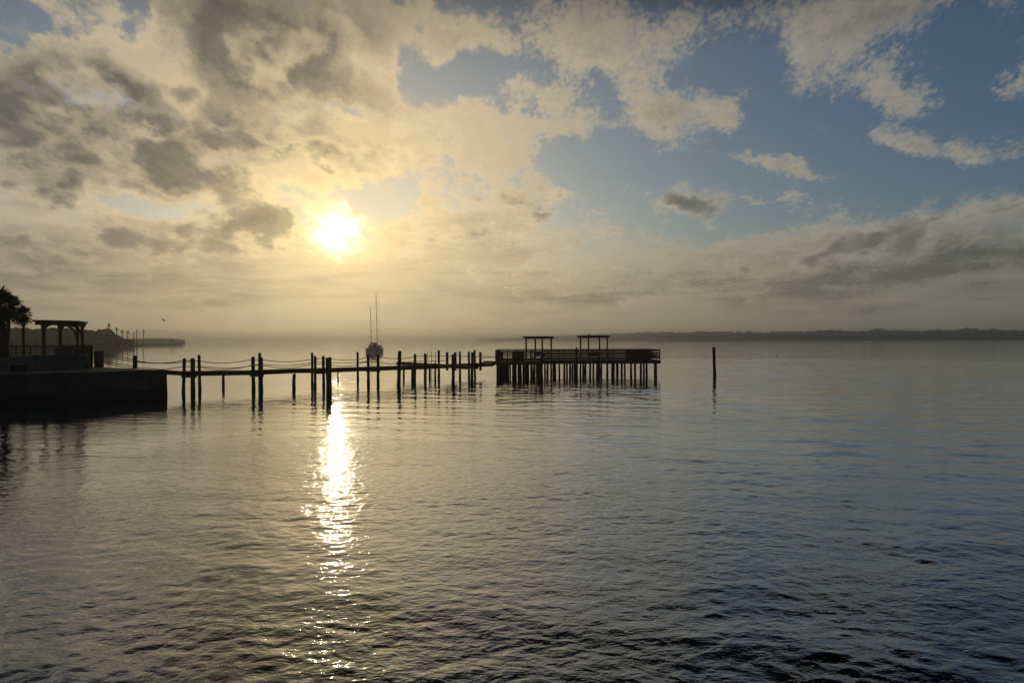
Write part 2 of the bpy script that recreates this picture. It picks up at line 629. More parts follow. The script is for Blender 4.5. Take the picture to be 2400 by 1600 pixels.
def water_mat():
    m = bpy.data.materials.new('bay_water')
    m.use_nodes = True
    nt = m.node_tree
    nt.nodes.clear()
    T = NT(nt)
    g = T.new('ShaderNodeNewGeometry')
    P = V(T, g.outputs['Position'])
    Ps = T.vm('MULTIPLY', P, (0.78, 1.0, 1.0))
    rip = T.noise(Ps, 4.2, 3, 0.5, 0.4)
    mid = T.noise(Ps, 0.9, 3, 0.5, 0.3)
    Pf = T.vm('MULTIPLY', P, (0.35, 1.0, 1.0))
    big = T.noise(Pf, 0.28, 3, 0.5, 0.2)
    px_, py_, pz_ = T.sep(P)
    lee = 1.0 - T.smooth(px_, -21.0, -26.0) * T.smooth(py_, 36.0, 44.0) * 0.9
    patch = T.smooth(T.noise(T.vm('MULTIPLY', P, (0.6, 1, 1)), 0.07, 3, 0.5, 0.5), 0.35, 0.65, 0.25, 1.0)
    dist = T.vm('LENGTH', P, out=1)
    kfar = T.smooth(dist, 70.0, 210.0, 0.0, 1.0)
    knear = T.smooth(dist, 14.0, 60.0, 1.0, 0.12)
    fin = T.noise(Ps, 12.0, 2, 0.5, 0.2)
    h = rip * patch * knear * 0.034 + fin * patch * knear * 0.008 + mid * (T.smooth(dist, 25.0, 65.0, 0.008, 0.034)) + big * kfar * 0.11
    h = h * lee
    b = T.new('ShaderNodeBump')
    b.inputs['Distance'].default_value = 1.0
    b.inputs['Strength'].default_value = 1.0
    T.put(b.inputs['Height'], h)
    di = T.new('ShaderNodeBsdfDiffuse')
    di.inputs['Color'].default_value = (0.012, 0.013, 0.009, 1)
    gl = T.new('ShaderNodeBsdfGlossy')
    gl.inputs['Color'].default_value = (0.95, 0.97, 1.0, 1)
    T.put(gl.inputs['Roughness'], T.smooth(dist, 10.0, 300.0, 0.06, 0.045, 'LINEAR'))
    lw = T.new('ShaderNodeLayerWeight')
    lw.inputs['Blend'].default_value = 0.5
    for q_ in (di, gl, lw):
        nt.links.new(b.outputs[0], q_.inputs['Normal'])
    fr = T.m('POWER', V(T, lw.outputs['Facing']), 2.55) * 0.97 + 0.012
    mx = T.new('ShaderNodeMixShader')
    T.put(mx.inputs[0], fr)
    nt.links.new(di.outputs[0], mx.inputs[1])
    nt.links.new(gl.outputs[0], mx.inputs[2])
    o = T.new('ShaderNodeOutputMaterial')
    nt.links.new(mx.outputs[0], o.inputs[0])
    return m


M['water'] = water_mat()
water = water_sheet()
water.data.materials.append(M['water'])
tag(water, kind='structure')

# ------------------------------------------------------------------ haze
HZ = 34.0
hb = MB().box((0, 0, (HZ - 1.6) / 2), (12900, 12900, HZ + 1.6))
hm = bpy.data.materials.new('bay_haze')
hm.use_nodes = True
ht = hm.node_tree
ht.nodes.clear()
pv = ht.nodes.new('ShaderNodeVolumePrincipled')
pv.inputs['Color'].default_value = (0.99, 0.985, 0.97, 1)
pv.inputs['Density'].default_value = 0.00038
pv.inputs['Anisotropy'].default_value = 0.86
ho = ht.nodes.new('ShaderNodeOutputMaterial')
ht.links.new(pv.outputs[0], ho.inputs['Volume'])
M['haze'] = hm
haze = hb.build('haze', 'haze')
tag(haze, kind='stuff')

# ------------------------------------------------------------------ pilings
_DT = [(0, 0), (388, 0), (432, 8.0), (455, 8.3), (600, 8.2), (700, 9.3), (800, 9.0), (930, 9.5), (1155, 14.8), (2000, 14.8)]


def far_by(px):
    for (x0, y0), (x1, y1) in zip(_DT[:-1], _DT[1:]):
        if x0 <= px <= x1:
            return y0 + (y1 - y0) * (px - x0) / (x1 - x0)


def pile_mb(px, py_top, d, r, lean=(0, 0), bottom=-1.0, flat=0.3, seed=0):
    rnd = random.Random(seed * 131 + int(px))
    r *= 1.2
    x, y = XY(px, d)
    zt = ZZ(px, py_top, d)
    n = 12
    mb = MB()
    pts, rr = [], []
    zs = [bottom, -0.2, 0.05, 0.3, 0.6, 1.1, 1.7, 2.3, 2.8]
    zs = [z for z in zs if z < zt - 0.12] + [zt - 0.06, zt]
    for z in zs:
        wob = 0.012
        pts.append((x + lean[0] * (z - zt) + rnd.uniform(-wob, wob), y + lean[1] * (z - zt) + rnd.uniform(-wob, wob), z))
        k = 1.0 + rnd.uniform(-.04, .04)
        if -0.3 < z < 0.45: k *= 1.10
        rr.append(r * k)
    rr[-1] = r * 0.86
    mb.tube(pts, rr, n)
    return mb, (x, y, 0.0)


def lone_pile(px, py, d, r, label, lean=(0, 0), group=None):
    mb, loc = pile_mb(px, py, d, r, lean)
    o = mb.build('piling', 'pile', None, off=loc)
    return tag(o, label, 'piling', group)


G_LONE = 'free-standing pilings around the pier'
lone_pile(689, 876, 67.5, .125, 'short broken piling in front of the walkway, alone between the second and third post clusters', (0.01, 0), G_LONE)
lone_pile(523, 878, 70, .10, 'thin stub piling just behind and under the walkway between its first two post clusters', (-.01, 0), G_LONE)
lone_pile(766.5, 838, 62, .11, 'long dark piling nearest the sun glitter, left one of a touching pair', (-.015, 0), G_LONE)
lone_pile(773, 837, 62.6, .11, 'long dark piling nearest the sun glitter, right one of a touching pair', (-.008, 0), G_LONE)
lone_pile(792, 872, 80, .065, 'very thin stake behind the walkway, just right of the sun glitter pilings', (0, 0), G_LONE)
lone_pile(838, 824.5, 80, .105, 'tall slim piling behind the walkway left of the sailboat hull', (-.01, 0), G_LONE)
lone_pile(937, 822, 72, .15, 'thick tall piling in front of the walkway, first right of the sailboat', (.035, 0), G_LONE)
lone_pile(1007, 862, 84, .10, 'short stub piling behind the walkway beside the metal ladder', (0, 0), G_LONE)
lone_pile(1028.5, 820.5, 82, .11, 'tall piling with a narrow cap just right of the metal ladder', (0, 0), G_LONE)
lone_pile(1112.5, 820, 84, .10, 'tallest slim piling behind the walkway near the platform', (-.01, 0), G_LONE)
lone_pile(1268, 838, 79, .17, 'thick mooring piling standing in the water before the platform front', (0, 0), G_LONE)
lone_pile(1673, 813.5, 84, .145, 'single dark piling leaning slightly, alone in open water right of the platform', (-.028, 0), G_LONE)

# ------------------------------------------------------------------ walkway
ZD = 2.05
pier = thing('pier_walkway', (*XY(455, 63.5), 0), 'long narrow timber walkway on pilings with rope rails, leading from the quay to the platform', 'pier')
ZW = 1.70
front = [(384, 58.75, 2.04), (440, 63.0, 1.72), (600, 64.8, ZW), (700, 68.3, ZW), (800, 70.2, ZW), (930, 74.2, ZW), (1155, 87.0, 1.60), (1162, 88.3, 1.80)]
fp = [Vector((*XY(a, b), z)) for a, b, z in front]
wv = Vector((-0.62, 0.79, 0)) * 2.3
mb = MB()
for a, b in zip(fp[:-1], fp[1:]):      # planks across
    L = (b - a).length
    n = max(1, int(L / 0.15))
    for k in range(n):
        t0, t1 = k / n + 0.004, (k + 1) / n - 0.008 / max(L, 1) * 10 * .15
        p0, p1 = a.lerp(b, t0), a.lerp(b, max(t0 + .3 / n, t1))
        dz_ = random.uniform(-.004, .004)
        e0 = random.uniform(-.02, .03)
        q0, q1 = p0 + wv, p1 + wv
        p0, p1 = p0 - wv * e0 * .4, p1 - wv * e0 * .4
        lo = Vector((0, 0, -0.04 + dz_)); up = Vector((0, 0, dz_))
        mb.hexa([p0 + lo, p1 + lo, q1 + lo, q0 + lo, p0 + up, p1 + up, q1 + up, q0 + up])
part(mb, 'deck', 'deck', pier)
for side in (0.03, 0.96):
    mb = MB()
    for i, (a, b) in enumerate(zip(fp[:-1], fp[1:])):
        o = wv * side + Vector((0, 0, -0.20 - (i % 2) * 0.012))
        mb.beam(a + o, b + o, 0.09 + (i % 2) * .012, 0.31)
    part(mb, 'stringer', 'wood', pier)


def piling(px, py, d, r=.12, lean=(0, 0)):
    mb, loc = pile_mb(px, py, d + far_by(px), r, lean)
    return part(mb, 'piling', 'pile', pier)


for a in [(432, 839.5, 54.2, .11, (.03, 0)), (451.5, 840, 54.0, .15, (-.005, 0)), (466.5, 832, 58, .11, (-.02, 0)),
          (593, 836.5, 55.6, .13, (-.01, 0)), (612, 837, 56.2, .12, (-.005, 0)), (608.5, 827, 58.8, .11, (0, 0)),
          (731.5, 826, 62, .10), (738.5, 834, 58.6, .105), (757.5, 834, 59.5, .11, (-.015, 0)),
          (862.5, 831, 62.6, .115, (-.01, 0)), (886, 831, 63.2, .115),
          (973, 829, 65.6, .11, (.02, 0)), (967, 858, 65.4, .13), (997, 829, 66.8, .125, (.01, 0)),
          (1078, 824, 69.0, .10), (1099, 824, 70.4, .105)]:
    piling(*a)
# rail posts bolted to the deck edge, cut off above the water
for px, py, d in ((1048, 825, 68.6), (1067, 825, 69.4), (1126, 825, 71.4), (1107, 825, 71.2)):
    d += far_by(px)
    x, y = XY(px, d)
    zt, z0 = ZZ(px, py, d), ZZ(px, 868, d)
    part(MB().box((x, y, (zt + z0) / 2), (.22, .22, zt - z0), .6), 'rail_post', 'wood', pier)
# caps across each bent
for (pa, da, pb, db, py) in ((426, 54.3, 460, 54.0, 881), (586, 55.6, 618, 56.0, 879), (736, 58.4, 762, 59.2, 872.5), (857, 62.4, 891, 63.0, 867.5), (964, 65.2, 1000, 66.4, 862.5)):
    a, b = Q(pa, py, da - .2 + far_by(pa)), Q(pb, py, db - .2 + far_by(pb))
    part(MB().beam(a, b, .16, .26), 'crossbeam', 'wood', pier)


def rope(pts, r=.034, root=None):
    P = [Q(p[0], p[1], p[2] + far_by(p[0])) for p in pts]
    # smooth curve through the points
    out = []
    n = len(P)
    for i in range(n - 1):
        p0, p1, p2, p3 = P[max(i - 1, 0)], P[i], P[i + 1], P[min(i + 2, n - 1)]
        for k in range(6):
            t = k / 6
            out.append(0.5 * ((2 * p1) + (p2 - p0) * t + (2 * p0 - 5 * p1 + 4 * p2 - p3) * t * t + (3 * p1 - p0 - 3 * p2 + p3) * t ** 3))
    out.append(P[-1])
    return part(MB().tube(out, r, 6), 'rope', 'rope', root or pier)


for pts in (
    [(242, 828, 63), (280, 836, 62.5), (316, 843, 61.8)], [(242, 833, 63), (280, 841, 62.5), (316, 848, 61.8)],
    [(242, 845.5, 63), (280, 853, 62.5), (316, 858.5, 61.8)], [(242, 849.5, 63), (280, 858, 62.5), (316, 863, 61.8)],
    [(316, 845, 61.8), (345, 849, 60), (378, 850.5, 58), (405, 848.5, 56), (432, 844, 54.2)],
    [(316, 848, 61.8), (345, 850, 61), (385, 851, 60), (425, 849, 60), (466, 845, 58)],
    [(316, 861, 61.8), (350, 863.5, 60), (384, 865.5, 58.2), (408, 862, 56), (432, 858, 54.2)],
    [(432, 844.5, 54.2), (451, 845, 54), (466, 846, 58)], [(432, 858.5, 54.2), (451, 859, 54), (466, 860, 58)],
    [(466, 845.5, 58), (495, 849.5, 58), (525, 850.5, 57), (560, 847.5, 56), (593, 842, 55.6)],
    [(466, 860, 58), (495, 865, 58), (520, 866.5, 57), (560, 862.5, 56), (593, 855, 55.6)],
    [(466, 858, 58), (520, 862.5, 58.3), (570, 860, 58.6), (608, 853, 58.8)],
    [(593, 842.5, 55.6), (603, 843, 56), (612, 843, 56.2)], [(593, 855.5, 55.6), (603, 856, 56), (612, 855.5, 56.2)],
    [(612, 843, 56.2), (645, 846.5, 57), (680, 847.5, 57.5), (712, 844.5, 58), (738, 840.5, 58.6)],
    [(612, 856, 56.2), (645, 860.5, 57), (678, 861.5, 57.5), (712, 857.5, 58), (738, 851, 58.6)],
    [(608, 853, 58.8), (670, 856.5, 60.5), (731, 850, 62)],
    [(738, 840, 58.6), (748, 840.5, 59), (757, 838.5, 59.5)], [(738, 851.5, 58.6), (748, 852.5, 59), (757, 852, 59.5)],
    [(757, 838.5, 59.5), (790, 842.5, 60.5), (825, 843, 61.5), (845, 841, 62), (862, 836.5, 62.6)],
    [(757, 852, 59.5), (790, 857, 60.5), (825, 856.5, 61.5), (845, 851, 62), (862, 847.5, 62.6)],
    [(731, 846, 62), (790, 850, 64), (838, 849, 66), (862, 846, 62.6)],
    [(862, 832, 62.6), (874, 840, 63), (886, 845, 63.2)], [(862, 848.5, 62.6), (874, 848.5, 63), (886, 848, 63.2)],
    [(886, 836, 63.2), (912, 839.5, 64), (940, 840.5, 65), (958, 838, 65.4), (973, 834, 65.6)],
    [(886, 848, 63.2), (912, 852.5, 64), (935, 852.5, 65), (958, 848, 65.4), (973, 845, 65.6)],
    [(973, 834, 65.6), (985, 834.5, 66), (997, 833.5, 66.8)], [(973, 845, 65.6), (985, 846.5, 66), (997, 846, 66.8)],
    [(997, 834, 66.8), (1022, 834.5, 67.6), (1048, 833.5, 68.6)], [(997, 846, 66.8), (1022, 846.5, 67.6), (1048, 844, 68.6)],
    [(1048, 834, 68.6), (1058, 833.5, 69), (1067, 831.5, 69.4)], [(1067, 832, 69.4), (1085, 835, 70), (1099, 833, 70.4)],
    [(1099, 833, 70.4), (1113, 836.5, 71), (1126, 833, 71.4)], [(1126, 832, 71.4), (1142, 836, 72.5), (1160, 836.5, 72.6)],
    [(1126, 840, 71.4), (1142, 837.5, 72.5), (1160, 836, 72.6)],
):
    rope(pts)

# ------------------------------------------------------------------ small cross dock and ladder
xd = thing('finger_dock', (*XY(1060, 77), 0), 'short low finger dock crossing the walkway at an angle near the platform', 'dock')
ax, ay = XY(940, 89)
bx, by = XY(1108, 73.5)
a, b = Vector((ax, ay, ZW + .03)), Vector((bx, by, ZW + .03))
ww = Vector(((b - a).y, -(b - a).x, 0)).normalized() * .65
mb = MB()
n = 115
for k in range(n):
    p0, p1 = a.lerp(b, k / n + .0006), a.lerp(b, (k + 1) / n - .0006)
    zz = Vector((0, 0, random.uniform(-.004, .004)))
    lo = Vector((0, 0, -.045))
    mb.hexa([p0 - ww + zz + lo, p0 + ww + zz + lo, p1 + ww + zz + lo, p1 - ww + zz + lo, p0 - ww + zz, p0 + ww + zz, p1 + ww + zz, p1 - ww + zz])
part(mb, 'deck', 'deck', xd)
for s_ in (-.93, .93):
    off = ww * s_ + Vector((0, 0, -.175))
    part(MB().beam(a + off, b + off, .09, .25), 'stringer', 'wood', xd)
for (px, py, d, r) in ((1062, 830, 73.8, .13), (1106, 857, 73.9, .12), (1020, 850, 80.5, .09), (946, 847, 88, .10)):
    mbp, _ = pile_mb(px, py, d, r)
    part(mbp, 'piling', 'pile', xd)
lad = thing('boarding_ladder', (*XY(1016, 80), 0), 'thin metal boarding ladder rising above the rope rails beside the walkway', 'ladder')
for px in (1011.5, 1020.5):
    x, y = XY(px, 80)
    part(MB().tube([(x, y, -.5), (x, y, 1.5), (x, y, ZZ(px, 823, 80))], .03, 8), 'ladder_rail', 'metal', lad)
x0, y0 = XY(1011.5, 80)
x1, y1 = XY(1020.5, 80)
for k in range(9):
    part(MB().tube([(x0, y0, -.3 + k * .3), (x1, y1, -.3 + k * .3)], .018, 6), 'rung', 'metal', lad)
lad2 = thing('boarding_ladder', (*XY(998, 82), 0), 'short pair of thin metal handrails just left of the taller ladder', 'ladder')
for px in (994.5, 1002.5):
    x, y = XY(px, 82)
    part(MB().tube([(x, y, 1.2), (x, y, 2.0), (x, y, ZZ(px, 824, 82))], .026, 8), 'ladder_rail', 'metal', lad2)
x0, y0 = XY(994.5, 82); x1, y1 = XY(1002.5, 82)
for z_ in (1.3, 1.6):
    part(MB().tube([(x0, y0, z_), (x1, y1, z_)], .018, 6), 'rung', 'metal', lad2)

# ------------------------------------------------------------------ fishing platform
PD = 1.84
plat = thing('fishing_platform', (*XY(1360, 90), 0), 'broad railed timber platform on many pilings at the end of the walkway', 'platform')
L0x, L0y = XY(1162, 85)
L1x, _ = XY(1271, 85)
RX, RY = XY(1541, 87.8)
SX = L1x
outline = [(L0x, L0y), (SX, 85.4), (SX, 87.8), (RX, 87.8), (RX + .5, 97.5), (L0x + .2, 97.5)]
# deck planks run away from the camera
mb = MB()
x = L0x
while x < RX + .3:
    y0 = 85.2 if x < SX else 87.8
    z = PD + random.uniform(-.004, .004)
    mb.box((x + .07, (y0 + 97.5) / 2 + random.uniform(-.02, .02), z - .02), (.135, 97.5 - y0, .04))
    x += .145
part(mb, 'deck', 'deck', plat)
for (x0, x1, y, zt, h) in ((L0x, SX, 85.2, PD - .045, .34), (SX + .05, RX + .3, 87.9, PD - .045, .34), (L0x, RX + .3, 97.3, PD - .045, .3),
                           (L0x + .1, RX, 91.2, PD - .045, .28), (L0x + .1, RX, 94.2, PD - .045, .28)):
    part(MB().box(((x0 + x1) / 2, y, zt - h / 2), (x1 - x0, .1, h)), 'beam', 'wood', plat)
for (x, y0, y1) in ((L0x - .06, 85.1, 97.4), (SX + .0, 85.3, 87.8), (RX + .36, 87.8, 97.4)):
    part(MB().box((x, (y0 + y1) / 2, PD - .2), (.1, y1 - y0, .30)), 'beam', 'wood', plat)


def plat_pile(px, d, r=.13, top=PD - .05):
    x, y = XY(px, d)
    mb = MB()
    rnd = random.Random(int(px * 7))
    zs = [-1, -.2, .1, .4, 1.0, 1.5, top]
    mb.tube([(x + rnd.uniform(-.02, .02), y + rnd.uniform(-.02, .02), z) for z in zs], [r * (1.1 if -.3 < z < .45 else 1) * rnd.uniform(.96, 1.04) for z in zs], 10)
    return part(mb, 'piling', 'pile', plat)


for px in (1168, 1184, 1203, 1219.5, 1233, 1246, 1262):
    plat_pile(px, 85.7, .15)
for px in (1176, 1190, 1208, 1227, 1252):
    plat_pile(px, 89.2, .14)
for px in (1283, 1301, 1322.5, 1347, 1367, 1383, 1399.5, 1423, 1435, 1457, 1479, 1502, 1515.5, 1535):
    plat_pile(px, 88.4, .125)
for px in (1238, 1278, 1292.5, 1312, 1330, 1343, 1362, 1392.5, 1411, 1441, 1450, 1467, 1491, 1512, 1541):
    plat_pile(px - (px - 1200) * .01, 92.6, .115)
for px in (1215, 1258, 1297, 1336, 1352, 1372, 1404, 1446, 1488):
    plat_pile(px, 96.6, .13)
# tall piling with a rounded cap rising through the rail
px, d = 1351, 88.2
x, y = XY(px, d)
zt = ZZ(px, 813, d)
part(MB().tube([(x, y, -1), (x, y, .2), (x, y, 1.6), (x, y, zt - .34), (x, y, zt - .26), (x, y, zt - .18), (x, y, zt - .08), (x, y, zt - .02), (x, y, zt)],
               [.17, .17, .15, .14, .10, .085, .09, .06, .01], 12), 'piling', 'pile', plat)
# wave screen: vertical boards from deck to water at the left end
mb = MB()
x = L0x + .05
while x < L0x + 1.75:
    mb.box((x + .09, 85.42, .70 + random.uniform(-.05, .05)), (.17, .05, 1.9))
    x += .19
part(mb, 'wave_screen', 'wood', plat)
mb = MB()
y = 85.6
while y < 89:
    mb.box((L0x + .12, y + .09, .72 + random.uniform(-.05, .05)), (.05, .17, 1.9))
    y += .19
part(mb, 'wave_screen', 'wood', plat)


def railing(p0, p1, ztop, nposts, rails, solid=()):
    """post and board railing from p0 to p1 (x,y)"""
    a, b = Vector((p0[0], p0[1], 0)), Vector((p1[0], p1[1], 0))
    L = (b - a).length
    u = (b - a) / L
    nrm = Vector((u.y, -u.x, 0))
    top = part(MB().beam(a + Vector((0, 0, ztop - .025)) - u * .08, b + Vector((0, 0, ztop - .025)) + u * .08, .2, .05), 'railing', 'wood', plat)
    for k in range(nposts):
        p = a.lerp(b, k / (nposts - 1))
        subpart(MB().box((p.x, p.y, (PD - .25 + ztop - .055) / 2), (.11, .11, ztop - .055 - PD + .25), math.atan2(u.y, u.x)), 'post', 'wood', top, plat)
    mb = MB()
    for i, (z, h) in enumerate(rails):
        o = Vector((0, 0, z)) + nrm * .078
        mb.beam(a + o + u * .002 * i, b + o, .03, h)
    subpart(mb, 'rails', 'wood', top, plat)
    if solid:
        for (t0, t1) in solid:
            p, q = a.lerp(b, t0), a.lerp(b, t1)
            o = Vector((0, 0, (PD + ztop) / 2 - .03)) - nrm * .075
            subpart(MB().beam(p + o, q + o, .02, ztop - PD - .1), 'panel', 'wood', top, plat)
    return top


ZR = 3.15
RL = [(ZR - .15, .13), (ZR - .46, .15), (ZR - .73, .16), (ZR - .99, .19)]
railing((L0x, 85.25), (SX, 85.45), ZR, 5, RL, ((0, .16), (.35, .62)))
railing((SX - .02, 85.6), (SX, 87.7), ZR - .01, 3, RL)
railing((SX + .1, 88), (RX + .3, 87.95), ZR, 8, RL, ((.72, .93),))
railing((RX + .32, 88.1), (RX + .4, 97.2), ZR - .02, 5, RL)
railing((L0x + .2, 97.2), (RX + .3, 97.25), ZR - .01, 10, RL)
railing((L0x - .02, 85.35), (L0x, 89.3), ZR - .02, 3, RL)
railing((L0x, 92.6), (L0x + .1, 97.1), ZR - .02, 3, RL)


def pergola(pxs, ang_, side, d, py_top, label, finial=False):
    """pxs = image columns of the four posts left, front, back, right"""
    cx_, cy_ = XY((pxs[0] + pxs[3]) / 2, d)
    root = thing('pergola', (cx_, cy_, PD), label, 'pergola', 'pergolas on the platform')
    ca, sa = math.cos(ang_), math.sin(ang_)
    zt = ZZ((pxs[0] + pxs[3]) / 2, py_top, d)

    def w(u, v, z):
        return Vector((cx_ + u * ca - v * sa, cy_ + u * sa + v * ca, z))
    h = side / 2
    for (u, v) in ((-h, -h), (h, -h), (h, h), (-h, h)):
        p = w(u, v, 0)
        part(MB().box((p.x, p.y, (PD + .003 + zt - .26) / 2), (.15, .15, zt - .26 - PD - .003), ang_), 'post', 'stain', root)
    e = h + .38
    for v in (-h, h):
        for s_ in (-.1, .1):
            mb = MB()
            # beam with its lower ends cut back
            a0, a1 = w(-e, v + s_ - .022, 0), w(e, v + s_ - .022, 0)
            b0, b1 = w(-e, v + s_ + .022, 0), w(e, v + s_ + .022, 0)
            zb, zm, z2 = zt - .30, zt - .17, zt - .10
            up = lambda p, z: Vector((p.x, p.y, z))
            fr = [up(w(-e, v + s_ - .022, 0), zm), up(w(-e + .25, v + s_ - .022, 0), zb), up(w(e - .25, v + s_ - .022, 0), zb), up(w(e, v + s_ - .022, 0), zm), up(a1, z2), up(a0, z2)]
            bk = [up(w(-e, v + s_ + .022, 0), zm), up(w(-e + .25, v + s_ + .022, 0), zb), up(w(e - .25, v + s_ + .022, 0), zb), up(w(e, v + s_ + .022, 0), zm), up(b1, z2), up(b0, z2)]
            mb.add(fr + bk, [(0, 1, 2, 3, 4, 5), (11, 10, 9, 8, 7, 6)] + [(i, i + 6, (i + 1) % 6 + 6, (i + 1) % 6) for i in range(6)])
            part(mb, 'beam', 'stain', root)
    mb = MB()
    k = -e + .08
    while k < e:
        mb.beam(w(k, -e, zt - .045), w(k, e, zt - .045), .045, .10)
        k += .27
    part(mb, 'slats', 'stain', root)
    if finial:
        p = w(-h * .1, -h, zt)
        part(MB().box((p.x, p.y, zt + .07), (.13, .13, .14), .3), 'finial', 'wood', root)
    return root


pergola((1231.5, 1255, 1270, 1294), R(-31.6), 2.26, 91.2, 788, 'open timber pergola on the platform, the left and slightly smaller one')
pergola((1357.5, 1382, 1402, 1427), R(-28.8), 2.52, 92.2, 786, 'open timber pergola on the platform, the right and wider one', True)


def bench(px, d, rz, label):
    x, y = XY(px, d)
    root = thing('bench', (x, y, PD), label, 'bench', 'benches under the pergolas')
    ca, sa = math.cos(rz), math.sin(rz)
    w = lambda u, v, z: (x + u * ca - v * sa, y + u * sa + v * ca, z)
    mb = MB()
    for v in (-.16, 0, .16):
        mb.beam(w(-.8, v, PD + .45), w(.8, v, PD + .45), .14, .04)
    part(mb, 'seat', 'wood', root)
    mb = MB()
    for z in (.62, .80):
        mb.beam(w(-.8, .27, PD + z), w(.8, .27, PD + z), .03, .13)
    part(mb, 'backrest', 'wood', root)
    for u in (-.7, .7):
        part(MB().box(w(u, -.18, PD + .215), (.07, .07, .43), rz), 'leg', 'wood', root)
        part(MB().box(w(u, .235, PD + .43), (.07, .04, .86), rz), 'leg', 'wood', root)


bench(1262, 91.4, R(-31), 'dark timber bench behind the railing under the left platform pergola')
bench(1392, 92.4, R(-28), 'dark timber bench behind the railing under the right platform pergola')

# ------------------------------------------------------------------ quay
A = Vector(XY(388, 58.9)); B = Vector(XY(0, 52.0))
u = (A - B).normalized()
B2 = A - u * 48
C1 = Vector(XY(238, 66)); 
ground = [(A.x, A.y), (C1.x, C1.y), (XY(60, 74)[0], 74), (-64, 88), (-100, 88), (-100, B2.y), (B2.x, B2.y)]
quay = MB().prism([(p[0], p[1]) for p in ground[::-1]], 1.2, ZD - .02).build('quay_pavement', 'pave')
tag(quay, kind='structure')
# sea wall with panels, buttress lines and a cap
sw = thing('seawall', (A.x, A.y, 0), 'long dark concrete seawall holding the quay above the water', 'seawall')
nrm = Vector((u.y, -u.x))         # outwards, towards the camera
if nrm.y > 0: nrm = -nrm
mb = MB()
n = 20
for k in range(n):
    p0, p1 = A - u * (48 * k / n), A - u * (48 * (k + 1) / n)
    g = .003
    o0, o1 = p0 - u * g, p1 + u * g
    dep = .16 + random.uniform(-.006, .006)
    lean = .10
    i0, i1 = o0 - nrm * .02, o1 - nrm * .02
    f0, f1 = o0 + nrm * dep, o1 + nrm * dep
    fb0, fb1 = o0 + nrm * (dep + lean), o1 + nrm * (dep + lean)
    mb.hexa([(fb0.x, fb0.y, -1), (fb1.x, fb1.y, -1), (i1.x, i1.y, -1), (i0.x, i0.y, -1), (f0.x, f0.y, ZD - .3), (f1.x, f1.y, ZD - .3), (i1.x, i1.y, ZD - .3), (i0.x, i0.y, ZD - .3)])
part(mb, 'wall_panels', 'conc', sw)
mb = MB()
q0, q1 = A - nrm * .05 + u * .02, C1
w2 = (q1 - q0).normalized(); n2 = Vector((w2.y, -w2.x))
if n2.x < 0: n2 = -n2
for k in range(4):
    p0, p1 = q0.lerp(q1, k / 4 + .003), q0.lerp(q1, (k + 1) / 4 - .003)
    mb.hexa([(p0.x + n2.x * .2, p0.y + n2.y * .2, -1), (p1.x + n2.x * .2, p1.y + n2.y * .2, -1), (p1.x - n2.x * .05, p1.y - n2.y * .05, -1), (p0.x - n2.x * .05, p0.y - n2.y * .05, -1),
             (p0.x + n2.x * .1, p0.y + n2.y * .1, ZD - .3), (p1.x + n2.x * .1, p1.y + n2.y * .1, ZD - .3), (p1.x - n2.x * .05, p1.y - n2.y * .05, ZD - .3), (p0.x - n2.x * .05, p0.y - n2.y * .05, ZD - .3)])
part(mb, 'wall_panels', 'conc', sw)
mb = MB()
for k in range(8):
    p0, p1 = A - u * (6 * k + .01), A - u * (6 * k + 5.99)
    f0, f1, i0, i1 = p0 + nrm * .27, p1 + nrm * .27, p0 - nrm * .35, p1 - nrm * .35
    mb.hexa([(f0.x, f0.y, ZD - .3), (f1.x, f1.y, ZD - .3), (i1.x, i1.y, ZD - .3), (i0.x, i0.y, ZD - .3), (f0.x, f0.y, ZD), (f1.x, f1.y, ZD), (i1.x, i1.y, ZD), (i0.x, i0.y, ZD)])
part(mb, 'wall_cap', 'conc', sw)


# raised terrace block
def slab(name, pts, z0, z1, material, label=None, cat=None, root=None):
    poly = [XY(*p) for p in pts]
    c = sum((Vector(p) for p in poly), Vector((0, 0))) / len(poly)
    mb = MB().prism(poly, z0, z1)
    if root is not None:
        return part(mb, name, material, root)
    o = mb.build(name, material, None, off=(c.x, c.y, z0))
    return tag(o, label, cat)


ZB = ZZ(120, 832, 60.5)
ter = thing('raised_terrace', (*XY(140, 60.5), ZD - .02), 'grey rendered raised terrace block carrying the quay pergola', 'terrace wall')
slab('wall', [(78, 59.2), (203, 62.4), (212, 68.5), (78, 68.5)], ZD - .02, ZB - .08, 'stucco', root=ter)
slab('coping', [(76, 59.05), (204.5, 62.25), (213, 68.7), (76, 68.7)], ZB - .08, ZB, 'stucco', root=ter)
# stepped ramp edge on its right side
for i, (a0, a1, z) in enumerate(((203.5, 206, .78), (206, 208.5, .5), (208.5, 211, .24))):
    slab('step', [(a0, 62.6), (a1, 62.8), (a1 + 3, 66), (a0 + 3, 66)], ZD - .019, ZD + z, 'stucco', root=ter)
low = thing('planter_wall', (*XY(30, 58.2), ZD - .02), 'lower dark planter wall left of the raised terrace', 'planter')
slab('wall', [(-260, 54.5), (77.5, 58.9), (77.5, 66), (-260, 66)], ZD - .02, ZZ(40, 838, 58), 'stucco', root=low)
slab('soil', [(-258, 54.8), (76, 59.2), (76, 65.8), (-258, 65.8)], ZZ(40, 838, 58), ZZ(40, 838, 58) + .06, 'thatch', root=low)
bx_ = thing('storage_box', (*XY(43, 55.6), ZD), 'low dark storage bench box standing at the quay edge before the planter', 'bench box')
slab('box', [(24, 55.4), (60, 56.2), (61, 57.2), (24, 56.4)], ZD + .003, ZZ(43, 855, 55.8) - .06, 'cush', root=bx_)
